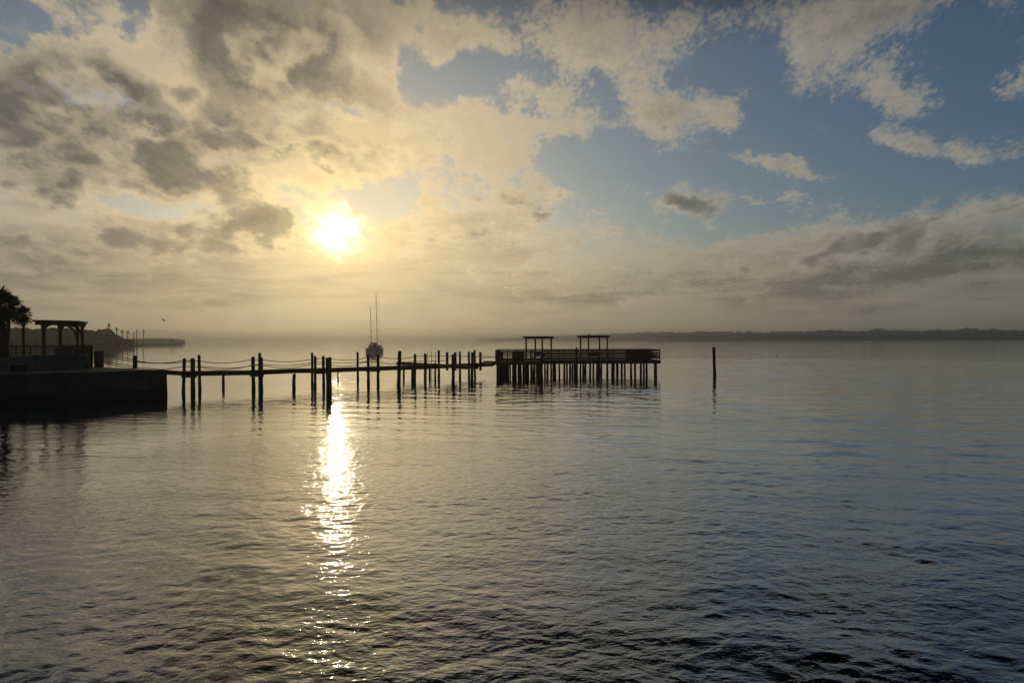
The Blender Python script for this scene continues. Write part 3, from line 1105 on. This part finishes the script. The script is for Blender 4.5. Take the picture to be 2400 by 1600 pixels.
slab('lid', [(23, 55.33), (61, 56.12), (62, 57.28), (23, 56.48)], ZZ(43, 855, 55.8) - .06, ZZ(43, 855, 55.8), 'cush', root=bx_)

# outdoor grill counter
gr = thing('grill_counter', (*XY(153, 61.4), ZB), 'dark outdoor grill counter standing beneath the quay pergola', 'grill')
slab('counter', [(128, 61.2), (177, 61.6), (178, 62.6), (128, 62.2)], ZB + .003, ZZ(150, 817, 61.4), 'stucco', root=gr)
slab('counter_top', [(127, 61.1), (178, 61.5), (179, 62.7), (127, 62.3)], ZZ(150, 817, 61.4), ZZ(150, 815.3, 61.4), 'metal', root=gr)
slab('hood', [(152, 61.5), (172, 61.7), (172, 62.3), (152, 62.1)], ZZ(150, 815.3, 61.4), ZZ(150, 812.8, 61.4), 'metal', root=gr)

# quay pergola
pg = thing('pergola', (*XY(145, 62.5), ZB), 'stained timber pergola with four thick posts on the quay terrace', 'pergola')
zpt = ZZ(140, 753, 62)
zbm = ZZ(140, 758.5, 62)
posts = ((103, 60.4, 7.6), (141.5, 63.4, 7.2), (182, 62.6, 6.0), (193.5, 65.6, 6.0))
for px, d, w_ in posts:
    x, y = XY(px, d)
    wd = w_ / F * d
    p = part(MB().box((x, y, (ZB + .003 + zbm - .1) / 2), (wd, wd, zbm - .1 - ZB - .003), .5), 'post', 'stain', pg)
    subpart(MB().box((x, y, zbm - .30), (wd * 1.3, wd * 1.3, .12), .5).box((x, y, zbm - .17), (wd * 1.62, wd * 1.62, .13), .5), 'capital', 'stain', p, pg)
pp = [Vector((*XY(px, d), 0)) for px, d, _ in posts]


def pbeam(a, b, ext0, ext1, z, w_, h_, name='beam'):
    d = (b - a).normalized()
    a2, b2 = a - d * ext0, b + d * ext1
    return part(MB().beam((a2.x, a2.y, z), (b2.x, b2.y, z), w_, h_), name, 'stain', pg)


pbeam(pp[0], pp[2], .65, .25, zbm - .01, .12, .24)
pbeam(pp[1], pp[3], .55, .35, zbm + .004, .12, .24)
pbeam(pp[0], pp[1], .5, .4, zbm - .012, .09, .2)
pbeam(pp[2], pp[3], .5, .4, zbm - .014, .09, .2)
mb = MB()
d1 = (pp[2] - pp[0]); d2 = (pp[1] - pp[0]) * 1.0
nsl = 17
for k in range(nsl):
    t = -.22 + 1.34 * k / (nsl - 1)
    if 2 <= k <= 2: continue
    a_ = pp[0] + d1 * t - d2.normalized() * .6
    b_ = pp[1] + (pp[3] - pp[1]) * t + d2.normalized() * .6
    mb.beam((a_.x, a_.y, zbm + .19), (b_.x, b_.y, zbm + .19), .06, .15)
part(mb, 'rafters', 'stain', pg)
mb = MB()
for k in range(12):
    s_ = -.12 + 1.24 * k / 11
    a_ = pp[0].lerp(pp[1], s_); b_ = pp[2].lerp(pp[3], s_)
    dd = (b_ - a_).normalized()
    a_, b_ = a_ - dd * .68, b_ + dd * .28
    mb.beam((a_.x, a_.y, zpt - .02), (b_.x, b_.y, zpt - .02), .05, .06)
part(mb, 'slats', 'stain', pg)
# curved knee braces
for (i, j, sgn) in ((2, 0, 1), (0, 2, 1), (1, 3, 1), (3, 1, 1)):
    a_, b_ = pp[i], pp[j]
    dd = (b_ - a_).normalized()
    pts = []
    R_ = 1.05 if i in (2, 3) else .42
    for k in range(8):
        t = math.pi / 2 * k / 7
        pts.append(a_ + dd * (.10 + R_ * (1 - math.cos(t))) + Vector((0, 0, zbm - .13 - R_ * .95 + R_ * .95 * math.sin(t))))
    mb = MB()
    for p, q_ in zip(pts[:-1], pts[1:]):
        mb.beam(p, q_ + (q_ - p) * .12, .10, .15)
    part(mb, 'brace', 'stain', pg)

# metal fence
fe = thing('metal_fence', (*XY(215, 64.6), ZD - .02), 'black metal picket fence along the back of the quay', 'fence')
fpts = [(215, 64.4), (150, 69.2), (72, 69.5), (38, 70), (-60, 71), (-240, 73)]
ZF = ZZ(150, 809.5, 69)
fv = [Vector((*XY(*p), 0)) for p in fpts]
for k, p in enumerate(fv):
    hgt = ZZ(215, 808, 64.4) if k == 0 else ZF + .03
    r_ = .09 if k == 0 else .05
    part(MB().box((p.x, p.y, (ZD - .017 + hgt) / 2), (r_ * 2, r_ * 2, hgt - ZD + .017), .4), 'post', 'metal', fe)
mb = MB(); mr = MB()
for k, (a_, b_) in enumerate(zip(fv[:-1], fv[1:])):
    za = ZZ(215, 809.5, 64.4) if k == 0 else ZF
    a3, b3 = Vector((a_.x, a_.y, za)), Vector((b_.x, b_.y, ZF))
    mr.beam(a3, b3, .06, .085)
    dn = Vector((0, 0, -.18)); mr.beam(a3 + dn, b3 + dn, .035, .035)
    a4, b4 = Vector((a_.x, a_.y, ZD + .15)), Vector((b_.x, b_.y, ZD + .15))
    mr.beam(a4, b4, .035, .035)
    n = int((b_ - a_).length / .115)
    for i in range(1, n):
        p = a3.lerp(b3, i / n)
        mb.box((p.x, p.y, (ZD + .12 + p.z) / 2), (.024, .024, p.z - ZD - .12))
part(mr, 'rails', 'metal', fe)
part(mb, 'pickets', 'metal', fe)

# gate pillar and rope post on the quay
gp = thing('pillar', (*XY(232, 63.4), ZD), 'broad square timber gate pillar at the quay end of the rope rails', 'pillar')
x, y = XY(232, 63.4)
zt = ZZ(232, 822, 63.4)
mb = MB()
for k in range(5):
    mb.box((x - .24 + .12 * k, y, (ZD + zt) / 2 + random.uniform(-.01, .01)), (.113, .42, zt - ZD - .10), 0)
part(mb, 'shaft', 'wood', gp)
part(MB().box((x, y, zt - .04), (.64, .50, .07)), 'cap', 'wood', gp)
part(MB().box((x - .02, y - .225, ZZ(232, 855, 63) + .05), (.44, .03, .28)), 'plinth_board', 'wood', gp)
x, y = XY(316.5, 61.8)
zt = ZZ(316.5, 833.5, 61.8)
rp = thing('rope_post', (x, y, ZD), 'single short square post on the quay holding the rope rail', 'post')
part(MB().box((x, y, (ZD + zt) / 2), (.30, .30, zt - ZD - .02), .3), 'shaft', 'wood', rp)
part(MB().box((x, y, zt - .0), (.33, .33, .04), .3), 'cap', 'wood', rp)

# pale shade canopy beyond the fence
x, y = XY(28, 82)
um = thing('shade_umbrella', (x, y, ZD), 'small pale shade umbrella showing beyond the fence between the palm trunks', 'umbrella')
zc = ZZ(28, 803, 82)
part(MB().tube([(x, y, ZD), (x, y, 2.6), (x, y, zc)], .03, 8), 'pole', 'metal', um)
part(MB().tube([(x, y, zc - .02), (x, y, zc), (x, y, zc + .14), (x, y, zc + .24)], [.55, .6, .3, .03], 12), 'canopy', 'pale', um)

# ------------------------------------------------------------------ palms
def fan_leaf(mb, base, d, length, rnd, blades=13, droop=.5, width=.055):
    """petiole and a fan of narrow pointed blades that droop at the tips"""
    d = d.normalized()
    side = d.cross(Vector((0, 0, 1)))
    side = side.normalized() if side.length > .05 else Vector((1, 0, 0))
    up = side.cross(d).normalized()
    pet = length * .45
    hub = base + d * pet
    mb.tube([base, base + d * pet * .5, hub], [.02, .015, .012], 4, cap=False)
    for k in range(blades):
        t = (k / (blades - 1) - .5) * 2
        a_ = t * R(95)
        dd = (d * math.cos(a_) + side * math.sin(a_) + up * rnd.uniform(-.12, .12)).normalized()
        ll = length * .6 * (1 - .3 * abs(t)) * rnd.uniform(.85, 1.1)
        w_ = width * rnd.uniform(.8, 1.2)
        cr = dd.cross(up).normalized() * w_
        m1 = hub + dd * ll * .5 + Vector((0, 0, -droop * ll * .12))
        tip = hub + dd * ll + Vector((0, 0, -droop * ll * .55))
        mb.add([hub, m1 + cr, tip, m1 - cr], [(0, 1, 2, 3)])


def palm(base, top, r0, r1, leaf, count, label, seed, group, bend=0, lo=-70, dead=.2):
    rnd = random.Random(seed)
    root = thing('palm_tree', tuple(base), label, 'palm tree', group)
    base, top = Vector(base), Vector(top)
    pts = [base.lerp(top, k / 9) + Vector((bend * math.sin(math.pi * k / 9), 0, 0)) for k in range(10)]
    rr = [(r0 + (r1 - r0) * k / 9) * (1 + (.08 if k % 2 else -.03)) for k in range(10)]
    rr[0] *= 1.25
    part(MB().tube(pts, rr, 12), 'trunk', 'trunk', root)
    mb, dd = MB(), MB()
    for k in range(count):
        el_ = R(lo + (85 - lo) * ((k + .5) / count) ** .9 + rnd.uniform(-8, 8))
        az_ = k * 2.39996 + rnd.uniform(-.3, .3)
        d = Vector((math.cos(el_) * math.cos(az_), math.cos(el_) * math.sin(az_), math.sin(el_)))
        L = leaf * rnd.uniform(.8, 1.1)
        tgt = dd if (el_ < R(-25) and rnd.random() < dead * 3) else mb
        fan_leaf(tgt, top + Vector((0, 0, rnd.uniform(-.15, .1))), d, L, rnd, 13 if leaf > 1.3 else 11, .6, .05 if leaf > 1.3 else .035)
    part(mb, 'crown', 'frond', root)
    if dd.v: part(dd, 'dead_fronds', 'thatch', root)
    return root


GP = 'palm trees at the quay'
PZ = ZZ(40, 838, 58) + .05
def qpalm(pxb, pxt, pyt, d, r0, r1, leaf, count, label, seed, bend=0, lo=-70):
    xb, yb = XY(pxb, d)
    t = Q(pxt, pyt, d)
    palm((xb, yb, PZ), (t.x, t.y, t.z), r0, r1, leaf, count, label, seed, GP, bend, lo)


qpalm(9, -4, 717, 60, .34, .22, 2.05, 74, 'big cabbage palm with a thick trunk and dense dark crown at the left edge', 1, .1)
qpalm(16, 22, 716, 63, .13, .11, 1.40, 44, 'slim trunked palm directly behind the big left-edge palm, its crown merging', 2)
qpalm(56, 54, 737, 63, .10, .09, 1.02, 46, 'small palm with a thin trunk and round loose crown beside the quay pergola', 3, 0, -80)

# ------------------------------------------------------------------ far shores
def tri_noise(x, seed, octs=((1, 1), (2.3, .5), (5.1, .3), (11.7, .2))):
    rnd = random.Random(seed)
    t = 0
    for f, a_ in octs:
        t += a_ * math.sin(x * f + rnd.uniform(0, 6.28)) * math.cos(x * f * .37 + rnd.uniform(0, 6.28))
    return t


def interp(tab, x):
    for (x0, y0), (x1, y1) in zip(tab[:-1], tab[1:]):
        if x0 <= x <= x1:
            return y0 + (y1 - y0) * (x - x0) / (x1 - x0)
    return tab[0][1] if x < tab[0][0] else tab[-1][1]


_ico = None
def ico():
    global _ico
    if _ico is None:
        import bmesh
        bm = bmesh.new()
        bmesh.ops.create_icosphere(bm, subdivisions=2, radius=1)
        _ico = ([v.co.copy() for v in bm.verts], [tuple(v.index for v in f.verts) for f in bm.faces])
        bm.free()
    return _ico


def wood_mass(name, tab, dfun, px0, px1, step, rad, rows, label_seed, leafsize, nleaf, spread=14):
    """a far wood: overlapping uneven crowns with leaf clumps, following the seen treeline"""
    rnd = random.Random(label_seed)
    mb = MB()
    iv, iff = ico()
    px = px0
    while px < px1:
        for rw in range(rows):
            d = dfun(px) + rw * spread + rnd.uniform(-3, 3)
            x, y = XY(px + rnd.uniform(-.5, .5) * step, d)
            top = ZZ(px, interp(tab, px), dfun(px)) * (1 + rnd.uniform(-.10, .04)) * (1 if rw else .82)
            r_ = rad * rnd.uniform(.7, 1.25)
            z = max(top - r_, r_ * .4)
            lv = []
            for v in iv:
                k = 1 + .16 * math.sin(v.x * 5 + px) * math.cos(v.y * 4.3 + rw * 2 + px) + rnd.uniform(-.13, .13)
                lv.append((x + v.x * r_ * k * 1.15, y + v.y * r_ * k, z + v.z * r_ * k))
            mb.add(lv, iff)
            # lower mass down to the ground
            mb.add([(x + v.x * r_ * 1.1, y + v.y * r_ * .9 - rnd.uniform(0, .1) * r_, max(.1, z * .45 + v.z * z * .55)) for v in iv], iff)
            for _ in range(nleaf):
                t, f = rnd.uniform(0, 6.28), rnd.uniform(-.3, 1)
                c = math.sqrt(max(0, 1 - f * f))
                kk = rnd.uniform(.95, 1.22) * r_
                p = Vector((x + math.cos(t) * c * kk * 1.15, y + math.sin(t) * c * kk, z + f * kk))
                s_ = leafsize * rnd.uniform(.5, 1.2)
                q1 = Vector((rnd.uniform(-1, 1), rnd.uniform(-1, 1), rnd.uniform(-1, 1))) * s_
                q2 = Vector((rnd.uniform(-1, 1), rnd.uniform(-1, 1), rnd.uniform(-1, 1))) * s_
                mb.add([p - q1, p + q2, p + q1, p - q2], [(0, 1, 2, 3)])
        px += step
    o = mb.build(name, 'tree')
    return tag(o, kind='stuff')


L_tab = [(-500, 764), (-200, 768), (0, 767), (20, 769), (59, 768.5), (80, 774), (94, 770), (150, 769), (198, 772.5), (228, 776), (240, 773), (254, 769), (261, 777), (272, 787), (298, 799), (308, 805)]
dl = lambda px: 575 + max(0, px - 200) * .75
wood_mass('far_woodland', L_tab, dl, -420, 306, 3.4, 3.6, 4, 3, .8, 26, 12)
R_tab = [(1120, 793), (1250, 789), (1340, 785), (1400, 783), (1470, 780), (1560, 775.5), (1590, 778.6), (1645, 776), (1700, 777.5), (1760, 777), (1790, 778.6), (1825, 775.7), (1880, 776.5), (1900, 776), (1935, 771.5),
         (1985, 774.6), (2036, 775.5), (2060, 768.6), (2085, 774), (2105, 772.5), (2145, 774.5), (2160, 774), (2188, 771), (2238, 774), (2250, 772), (2274, 766.8), (2292, 772), (2331, 768.6), (2360, 772.8), (2420, 772.8), (2600, 770), (3000, 768), (3600, 764)]
RD = lambda px: 2300.0 + max(0, 1620 - px) * 6.0
wood_mass('far_woodland', R_tab, RD, 1120, 3300, 5.2, 8.5, 2, 5, 2.2, 7, 40)
F_tab = [(560, 799.5), (640, 795), (760, 794), (900, 795), (1000, 794), (1130, 793)]
#wood_mass('far_woodland', F_tab, lambda px: 4600.0, 560, 1180, 6, 9, 1, 6, 3, 3, 40)
G_tab = [(250, 796), (300, 790), (360, 789), (400, 790), (425, 795), (450, 800)]
wood_mass('far_woodland', G_tab, lambda px: 1500.0, 210, 430, 5, 6, 1, 8, 1.6, 6, 30)
# low banks under the trees
mb = MB()
def bank(pxs, dfun, depth, z=.9):
    P0 = [Vector((*XY(p, dfun(p)), 0)) for p in pxs]
    vs, fs = [], []
    for p in P0:
        o = Vector((p.x, p.y, 0)).normalized()
        vs += [(p.x, p.y, -.8), (p.x + o.x * 2, p.y + o.y * 2, z * .6), (p.x + o.x * 8, p.y + o.y * 8, z), (p.x + o.x * depth, p.y + o.y * depth, z), (p.x + o.x * depth, p.y + o.y * depth, -.8)]
    for i in range(len(P0) - 1):
        for k in range(4):
            fs.append((i * 5 + k, (i + 1) * 5 + k, (i + 1) * 5 + k + 1, i * 5 + k + 1))
    mb.add(vs, fs, True)
bank(list(range(-420, 331, 15)), lambda p: dl(p) - 14, 90, 1.0)
bank(list(range(1100, 3350, 50)), lambda p: RD(p) - 30, 120, 1.6)
bank(list(range(200, 440, 20)), lambda p: 1470, 90, 1.2)
tag(mb.build('far_shore', 'shore'), kind='structure')

# far palms on the point
GF = 'tall far palms along the point'
def far_palm(pxb, pyb, pxt, pyt, d, leaf, label, seed):
    rnd = random.Random(seed)
    b_, t = Q(pxb, pyb, d), Q(pxt, pyt, d)
    b_.z = .8
    root = thing('palm_tree', tuple(b_), label, 'palm tree', GF)
    part(MB().tube([b_, b_.lerp(t, .5) + Vector((.15, 0, 0)), t], [.42, .34, .30], 8), 'trunk', 'trunk', root)
    mb = MB()
    for k in range(26):
        el_ = R(rnd.uniform(-55, 80)); az_ = k * 2.4
        dd = Vector((math.cos(el_) * math.cos(az_), math.cos(el_) * math.sin(az_), math.sin(el_)))
        sd_ = dd.cross(Vector((0, 0, 1))).normalized() * .28
        m1 = t + dd * leaf * .55
        tip = t + dd * leaf + Vector((0, 0, -leaf * .35))
        mb.add([t, m1 + sd_, tip, m1 - sd_], [(0, 1, 2, 3)])
    part(mb, 'crown', 'frond', root)
far_palm(256, 800, 255.5, 760, 600, 2.3, 'tallest far palm, standing above the end of the left woodland', 11)
far_palm(274, 800, 273, 769, 610, 2.0, 'far palm with a full crown, first right of the tallest far palm', 12)
far_palm(288, 803, 286, 776, 620, 1.8, 'lower bushy far palm in the middle of the row on the point', 13)
far_palm(296, 803, 300, 777, 625, 1.5, 'far palm leaning right between the bushy palm and the slender pair', 14)
far_palm(320, 808, 320.5, 775, 650, 1.25, 'slender straight far palm with a tiny crown, left one of the isolated pair', 15)
far_palm(334, 808, 337, 775, 655, 1.35, 'slender far palm leaning right with a tiny crown, outermost on the point', 16)
far_palm(313, 808, 313.5, 779, 645, .7, 'thinnest far palm, almost bare, just left of the isolated pair', 17)

# far dock with a small shelter
fd = thing('far_dock', (*XY(380, 740), 0), 'low hazy dock reaching out from the wooded point', 'dock')
x0, y0 = XY(322, 700); x1, y1 = XY(425, 745)
zt = ZZ(425, 805.5, 745)
part(MB().beam((x0, y0, zt - .3), (x1, y1, zt - .3), 2.2, .6), 'deck', 'wood', fd)
mb = MB()
for k in range(24):
    t = k / 23
    x, y = x0 + (x1 - x0) * t, y0 + (y1 - y0) * t
    for s_ in (-.8, .8):
        mb.box((x, y + s_, (zt - .6 - 1) / 2), (.35, .35, zt - .6 + 1))
part(mb, 'pilings', 'pile', fd)
x, y = XY(406, 738)
zc = ZZ(406, 797, 738)
part(MB().add([(x - 2.4, y - 2, zc), (x + 2.4, y - 2, zc), (x + 2.4, y + 2, zc), (x - 2.4, y + 2, zc), (x, y, zc + 1.3)], [(0, 1, 4), (1, 2, 4), (2, 3, 4), (3, 0, 4), (3, 2, 1, 0)]), 'shelter_roof', 'wood', fd)
for s_ in (-2, 2):
    for t_ in (-1.6, 1.6):
        part(MB().box((x + s_, y + t_, (zt + zc) / 2), (.25, .25, zc - zt)), 'shelter_post', 'wood', fd)

# ------------------------------------------------------------------ sailboat (ketch seen from astern)
DB = 284.0
bx0, by0 = XY(881.5, DB)
boat = thing('sailboat', (bx0, by0, 0), 'two-masted sailboat with bare poles anchored in the hazy bay', 'sailboat')
hd = R(100)       # length axis nearly in line with the view
heel = R(-1.4)
bw = 2.25; bl = 6.3
def hullring(t):   # t -1 stern .. 1 bow
    b_ = bw * (1 - max(0, t) ** 2.3) * (1 - .22 * max(0, -t) ** 2)
    sh = 1.35 + .5 * max(0, t) ** 2 + .2 * max(0, -t) ** 2
    return b_, sh
def HP(x, y, z):
    # rotate so that the bow points away and a little to the right
    ax_ = R(80)
    y2, z2 = y * math.cos(heel) - z * math.sin(heel), y * math.sin(heel) + z * math.cos(heel)
    return Vector((bx0 + x * math.cos(ax_) - y2 * math.sin(ax_), by0 + x * math.sin(ax_) + y2 * math.cos(ax_), z2))
NS = 18
prof = [(-1, 0, .45), (-.8, .55, .38), (-.35, .88, .2), (0, .97, .08), (.5, 1.0, 0), (1.0, 1.03, 0)]
vs, fs = [], []
for i in range(NS + 1):
    t = -1 + 2 * i / NS
    b_, sh = hullring(t)
    row = []
    for (zf, bf, _) in prof:
        z = zf * .55 if zf < 0 else zf * sh
        row.append((t * bl * (1 + .04 * zf if t > .8 else 1), b_ * bf + .02, z))
    full = [(x, -y, z) for x, y, z in reversed(row)] + row
    vs += [HP(*p) for p in full]
n = len(prof) * 2
for i in range(NS):
    for k in range(n - 1):
        fs.append((i * n + k, i * n + k + 1, (i + 1) * n + k + 1, (i + 1) * n + k))
fs.append(tuple(range(n)))
fs.append(tuple(NS * n + k for k in range(n))[::-1])
hull = part(MB().add(vs, fs, True), 'hull', 'hull', boat)
# boot stripe / rub rail
mb = MB()
for s_ in (-1, 1):
    pts = []
    for i in range(NS + 1):
        t = -1 + 2 * i / NS
        b_, sh = hullring(t)
        pts.append(HP(t * bl, s_ * (b_ * 1.03 + .05), sh - .08))
    mb.tube(pts, .06, 5)
subpart(mb, 'rub_rail', 'hullblue', hull, boat)
# deck
vs, fs = [], []
for i in range(NS + 1):
    t = -1 + 2 * i / NS
    b_, sh = hullring(t)
    vs += [HP(t * bl, -b_ * .99, sh - .04), HP(t * bl, b_ * .99, sh - .04)]
fs = [(2 * i, 2 * i + 1, 2 * i + 3, 2 * i + 2) for i in range(NS)]
part(MB().add(vs, fs), 'deck', 'hull', boat)
def bbox(x0, x1, y0, y1, z0, z1, tx=.1, ty=.15):
    return MB().hexa([HP(x0, y0, z0), HP(x1, y0, z0), HP(x1, y1, z0), HP(x0, y1, z0), HP(x0 + tx, y0 + ty, z1), HP(x1 - tx * 3, y0 + ty, z1), HP(x1 - tx * 3, y1 - ty, z1), HP(x0 + tx, y1 - ty, z1)])
cab = part(bbox(-2.9, 2.6, -1.5, 1.5, 1.5, 2.6), 'cabin', 'hull', boat)
for s_ in (-1, 1):
    for x_ in (-1.6, -.4, .8):
        subpart(bbox(x_, x_ + .6, s_ * 1.43 - .03, s_ * 1.43 + .03, 1.95, 2.2, 0, 0), 'window', 'glass', cab, boat)
part(bbox(-4.4, -1.9, -1.55, 1.0, 2.95, 3.55, .15, .45), 'bimini', 'canvas', boat)
for (x_, y_) in ((-4.2, -1.35), (-4.2, .85), (-2.1, -1.3), (-2.1, .85)):
    part(MB().tube([HP(x_, y_, 1.5), HP(x_, y_, 2.2), HP(x_, y_, 3.0)], .03, 6), 'bimini_pole', 'alu', boat)
part(bbox(-5.6, -4.6, -1.3, 1.0, 1.6, 2.6, .1, .2), 'dinghy_bundle', 'canvas', boat)
zm = ZZ(880, 685, DB); zz2 = ZZ(873, 720, DB)
part(MB().tube([HP(1.6, 0, 1.2), HP(1.6, 0, 10), HP(1.6, 0, zm)], [.12, .11, .07], 8), 'mast', 'alu', boat)
part(MB().tube([HP(-4.0, .25, 1.2), HP(-4.0, .25, 8), HP(-4.0, .25, zz2)], [.10, .09, .06], 8), 'mast', 'alu', boat)
part(MB().tube([HP(1.5, 0, 2.7), HP(-1.5, 0, 2.75), HP(-3.2, 0, 2.8)], .17, 8), 'boom', 'canvas', boat)
part(MB().tube([HP(-4.1, .25, 2.6), HP(-5.0, .25, 2.6), HP(-6.4, .25, 2.65)], .14, 8), 'boom', 'canvas', boat)
mb = MB()
for (x_, z_, w_) in ((1.6, 8.3, 1.0), (1.6, 13.5, .8), (-4.0, 7.6, .7)):
    mb.tube([HP(x_, -w_, z_), HP(x_, 0, z_ + .05), HP(x_, w_, z_)], .04, 5)
part(mb, 'spreaders', 'alu', boat)
mb = MB()
for (a_, b_) in (((6.2, 0, 1.75), (1.6, 0, zm - .3)), ((-6.2, 0, 1.5), (-4.0, .25, zz2 - .2)), ((1.6, -2.1, 1.3), (1.6, 0, zm - .4)), ((1.6, 2.1, 1.3), (1.6, 0, zm - .4)),
                 ((-4, -1.8, 1.3), (-4, .25, zz2 - .3)), ((-4, 1.8, 1.3), (-4, .25, zz2 - .3))):
    mb.tube([HP(*a_), HP(*b_)], .012, 4)
part(mb, 'rigging', 'metal', boat)

# ------------------------------------------------------------------ bird and float
c = Q(384.6, 751.3, 115)
bd = thing('bird', tuple(c), 'dark bird gliding low in the hazy sky above the left point', 'bird')
body = MB().tube([c + Vector((-.16, -.2, -.02)), c + Vector((-.08, -.1, 0)), c + Vector((0, 0, .01)), c + Vector((.1, .12, -.01)), c + Vector((.2, .25, -.03))], [.015, .055, .07, .045, .012], 8)
part(body, 'body', 'bird', bd)
def wing(tip, mid):
    ch = Vector((.07, .12, 0))
    a_ = c + ch; b_ = c - ch
    m_ = c + Vector(mid); t_ = c + Vector(tip)
    th = Vector((0, .02, .018))
    mb = MB().add([b_, a_, m_ + ch * .8, m_ - ch * .9, t_, b_ + th, a_ + th, m_ + ch * .8 + th, m_ - ch * .9 + th, t_ + th * .3],
                  [(0, 1, 2, 3), (3, 2, 4), (8, 7, 6, 5), (9, 7, 8), (0, 3, 8, 5), (3, 4, 9, 8), (4, 2, 7, 9), (2, 1, 6, 7), (1, 0, 5, 6)])
    part(mb, 'wing', 'bird', bd)
wing((-.24, -.1, .42), (-.16, 0, .2))
wing((.2, .1, .05), (.10, .05, -.06))
g = Q(1821, 833, 193)
fl = thing('float', (g.x, g.y, 0), 'tiny dark fishing float on the open water right of the lone piling', 'float')
part(MB().tube([(g.x, g.y, -.12), (g.x, g.y, -.05), (g.x, g.y, .08), (g.x, g.y, .18), (g.x, g.y, .24)], [.06, .15, .17, .11, .03], 10), 'buoy_body', 'cush', fl)
part(MB().tube([(g.x, g.y, .2), (g.x, g.y, .32), (g.x, g.y, .42)], .02, 6), 'stick', 'cush', fl)
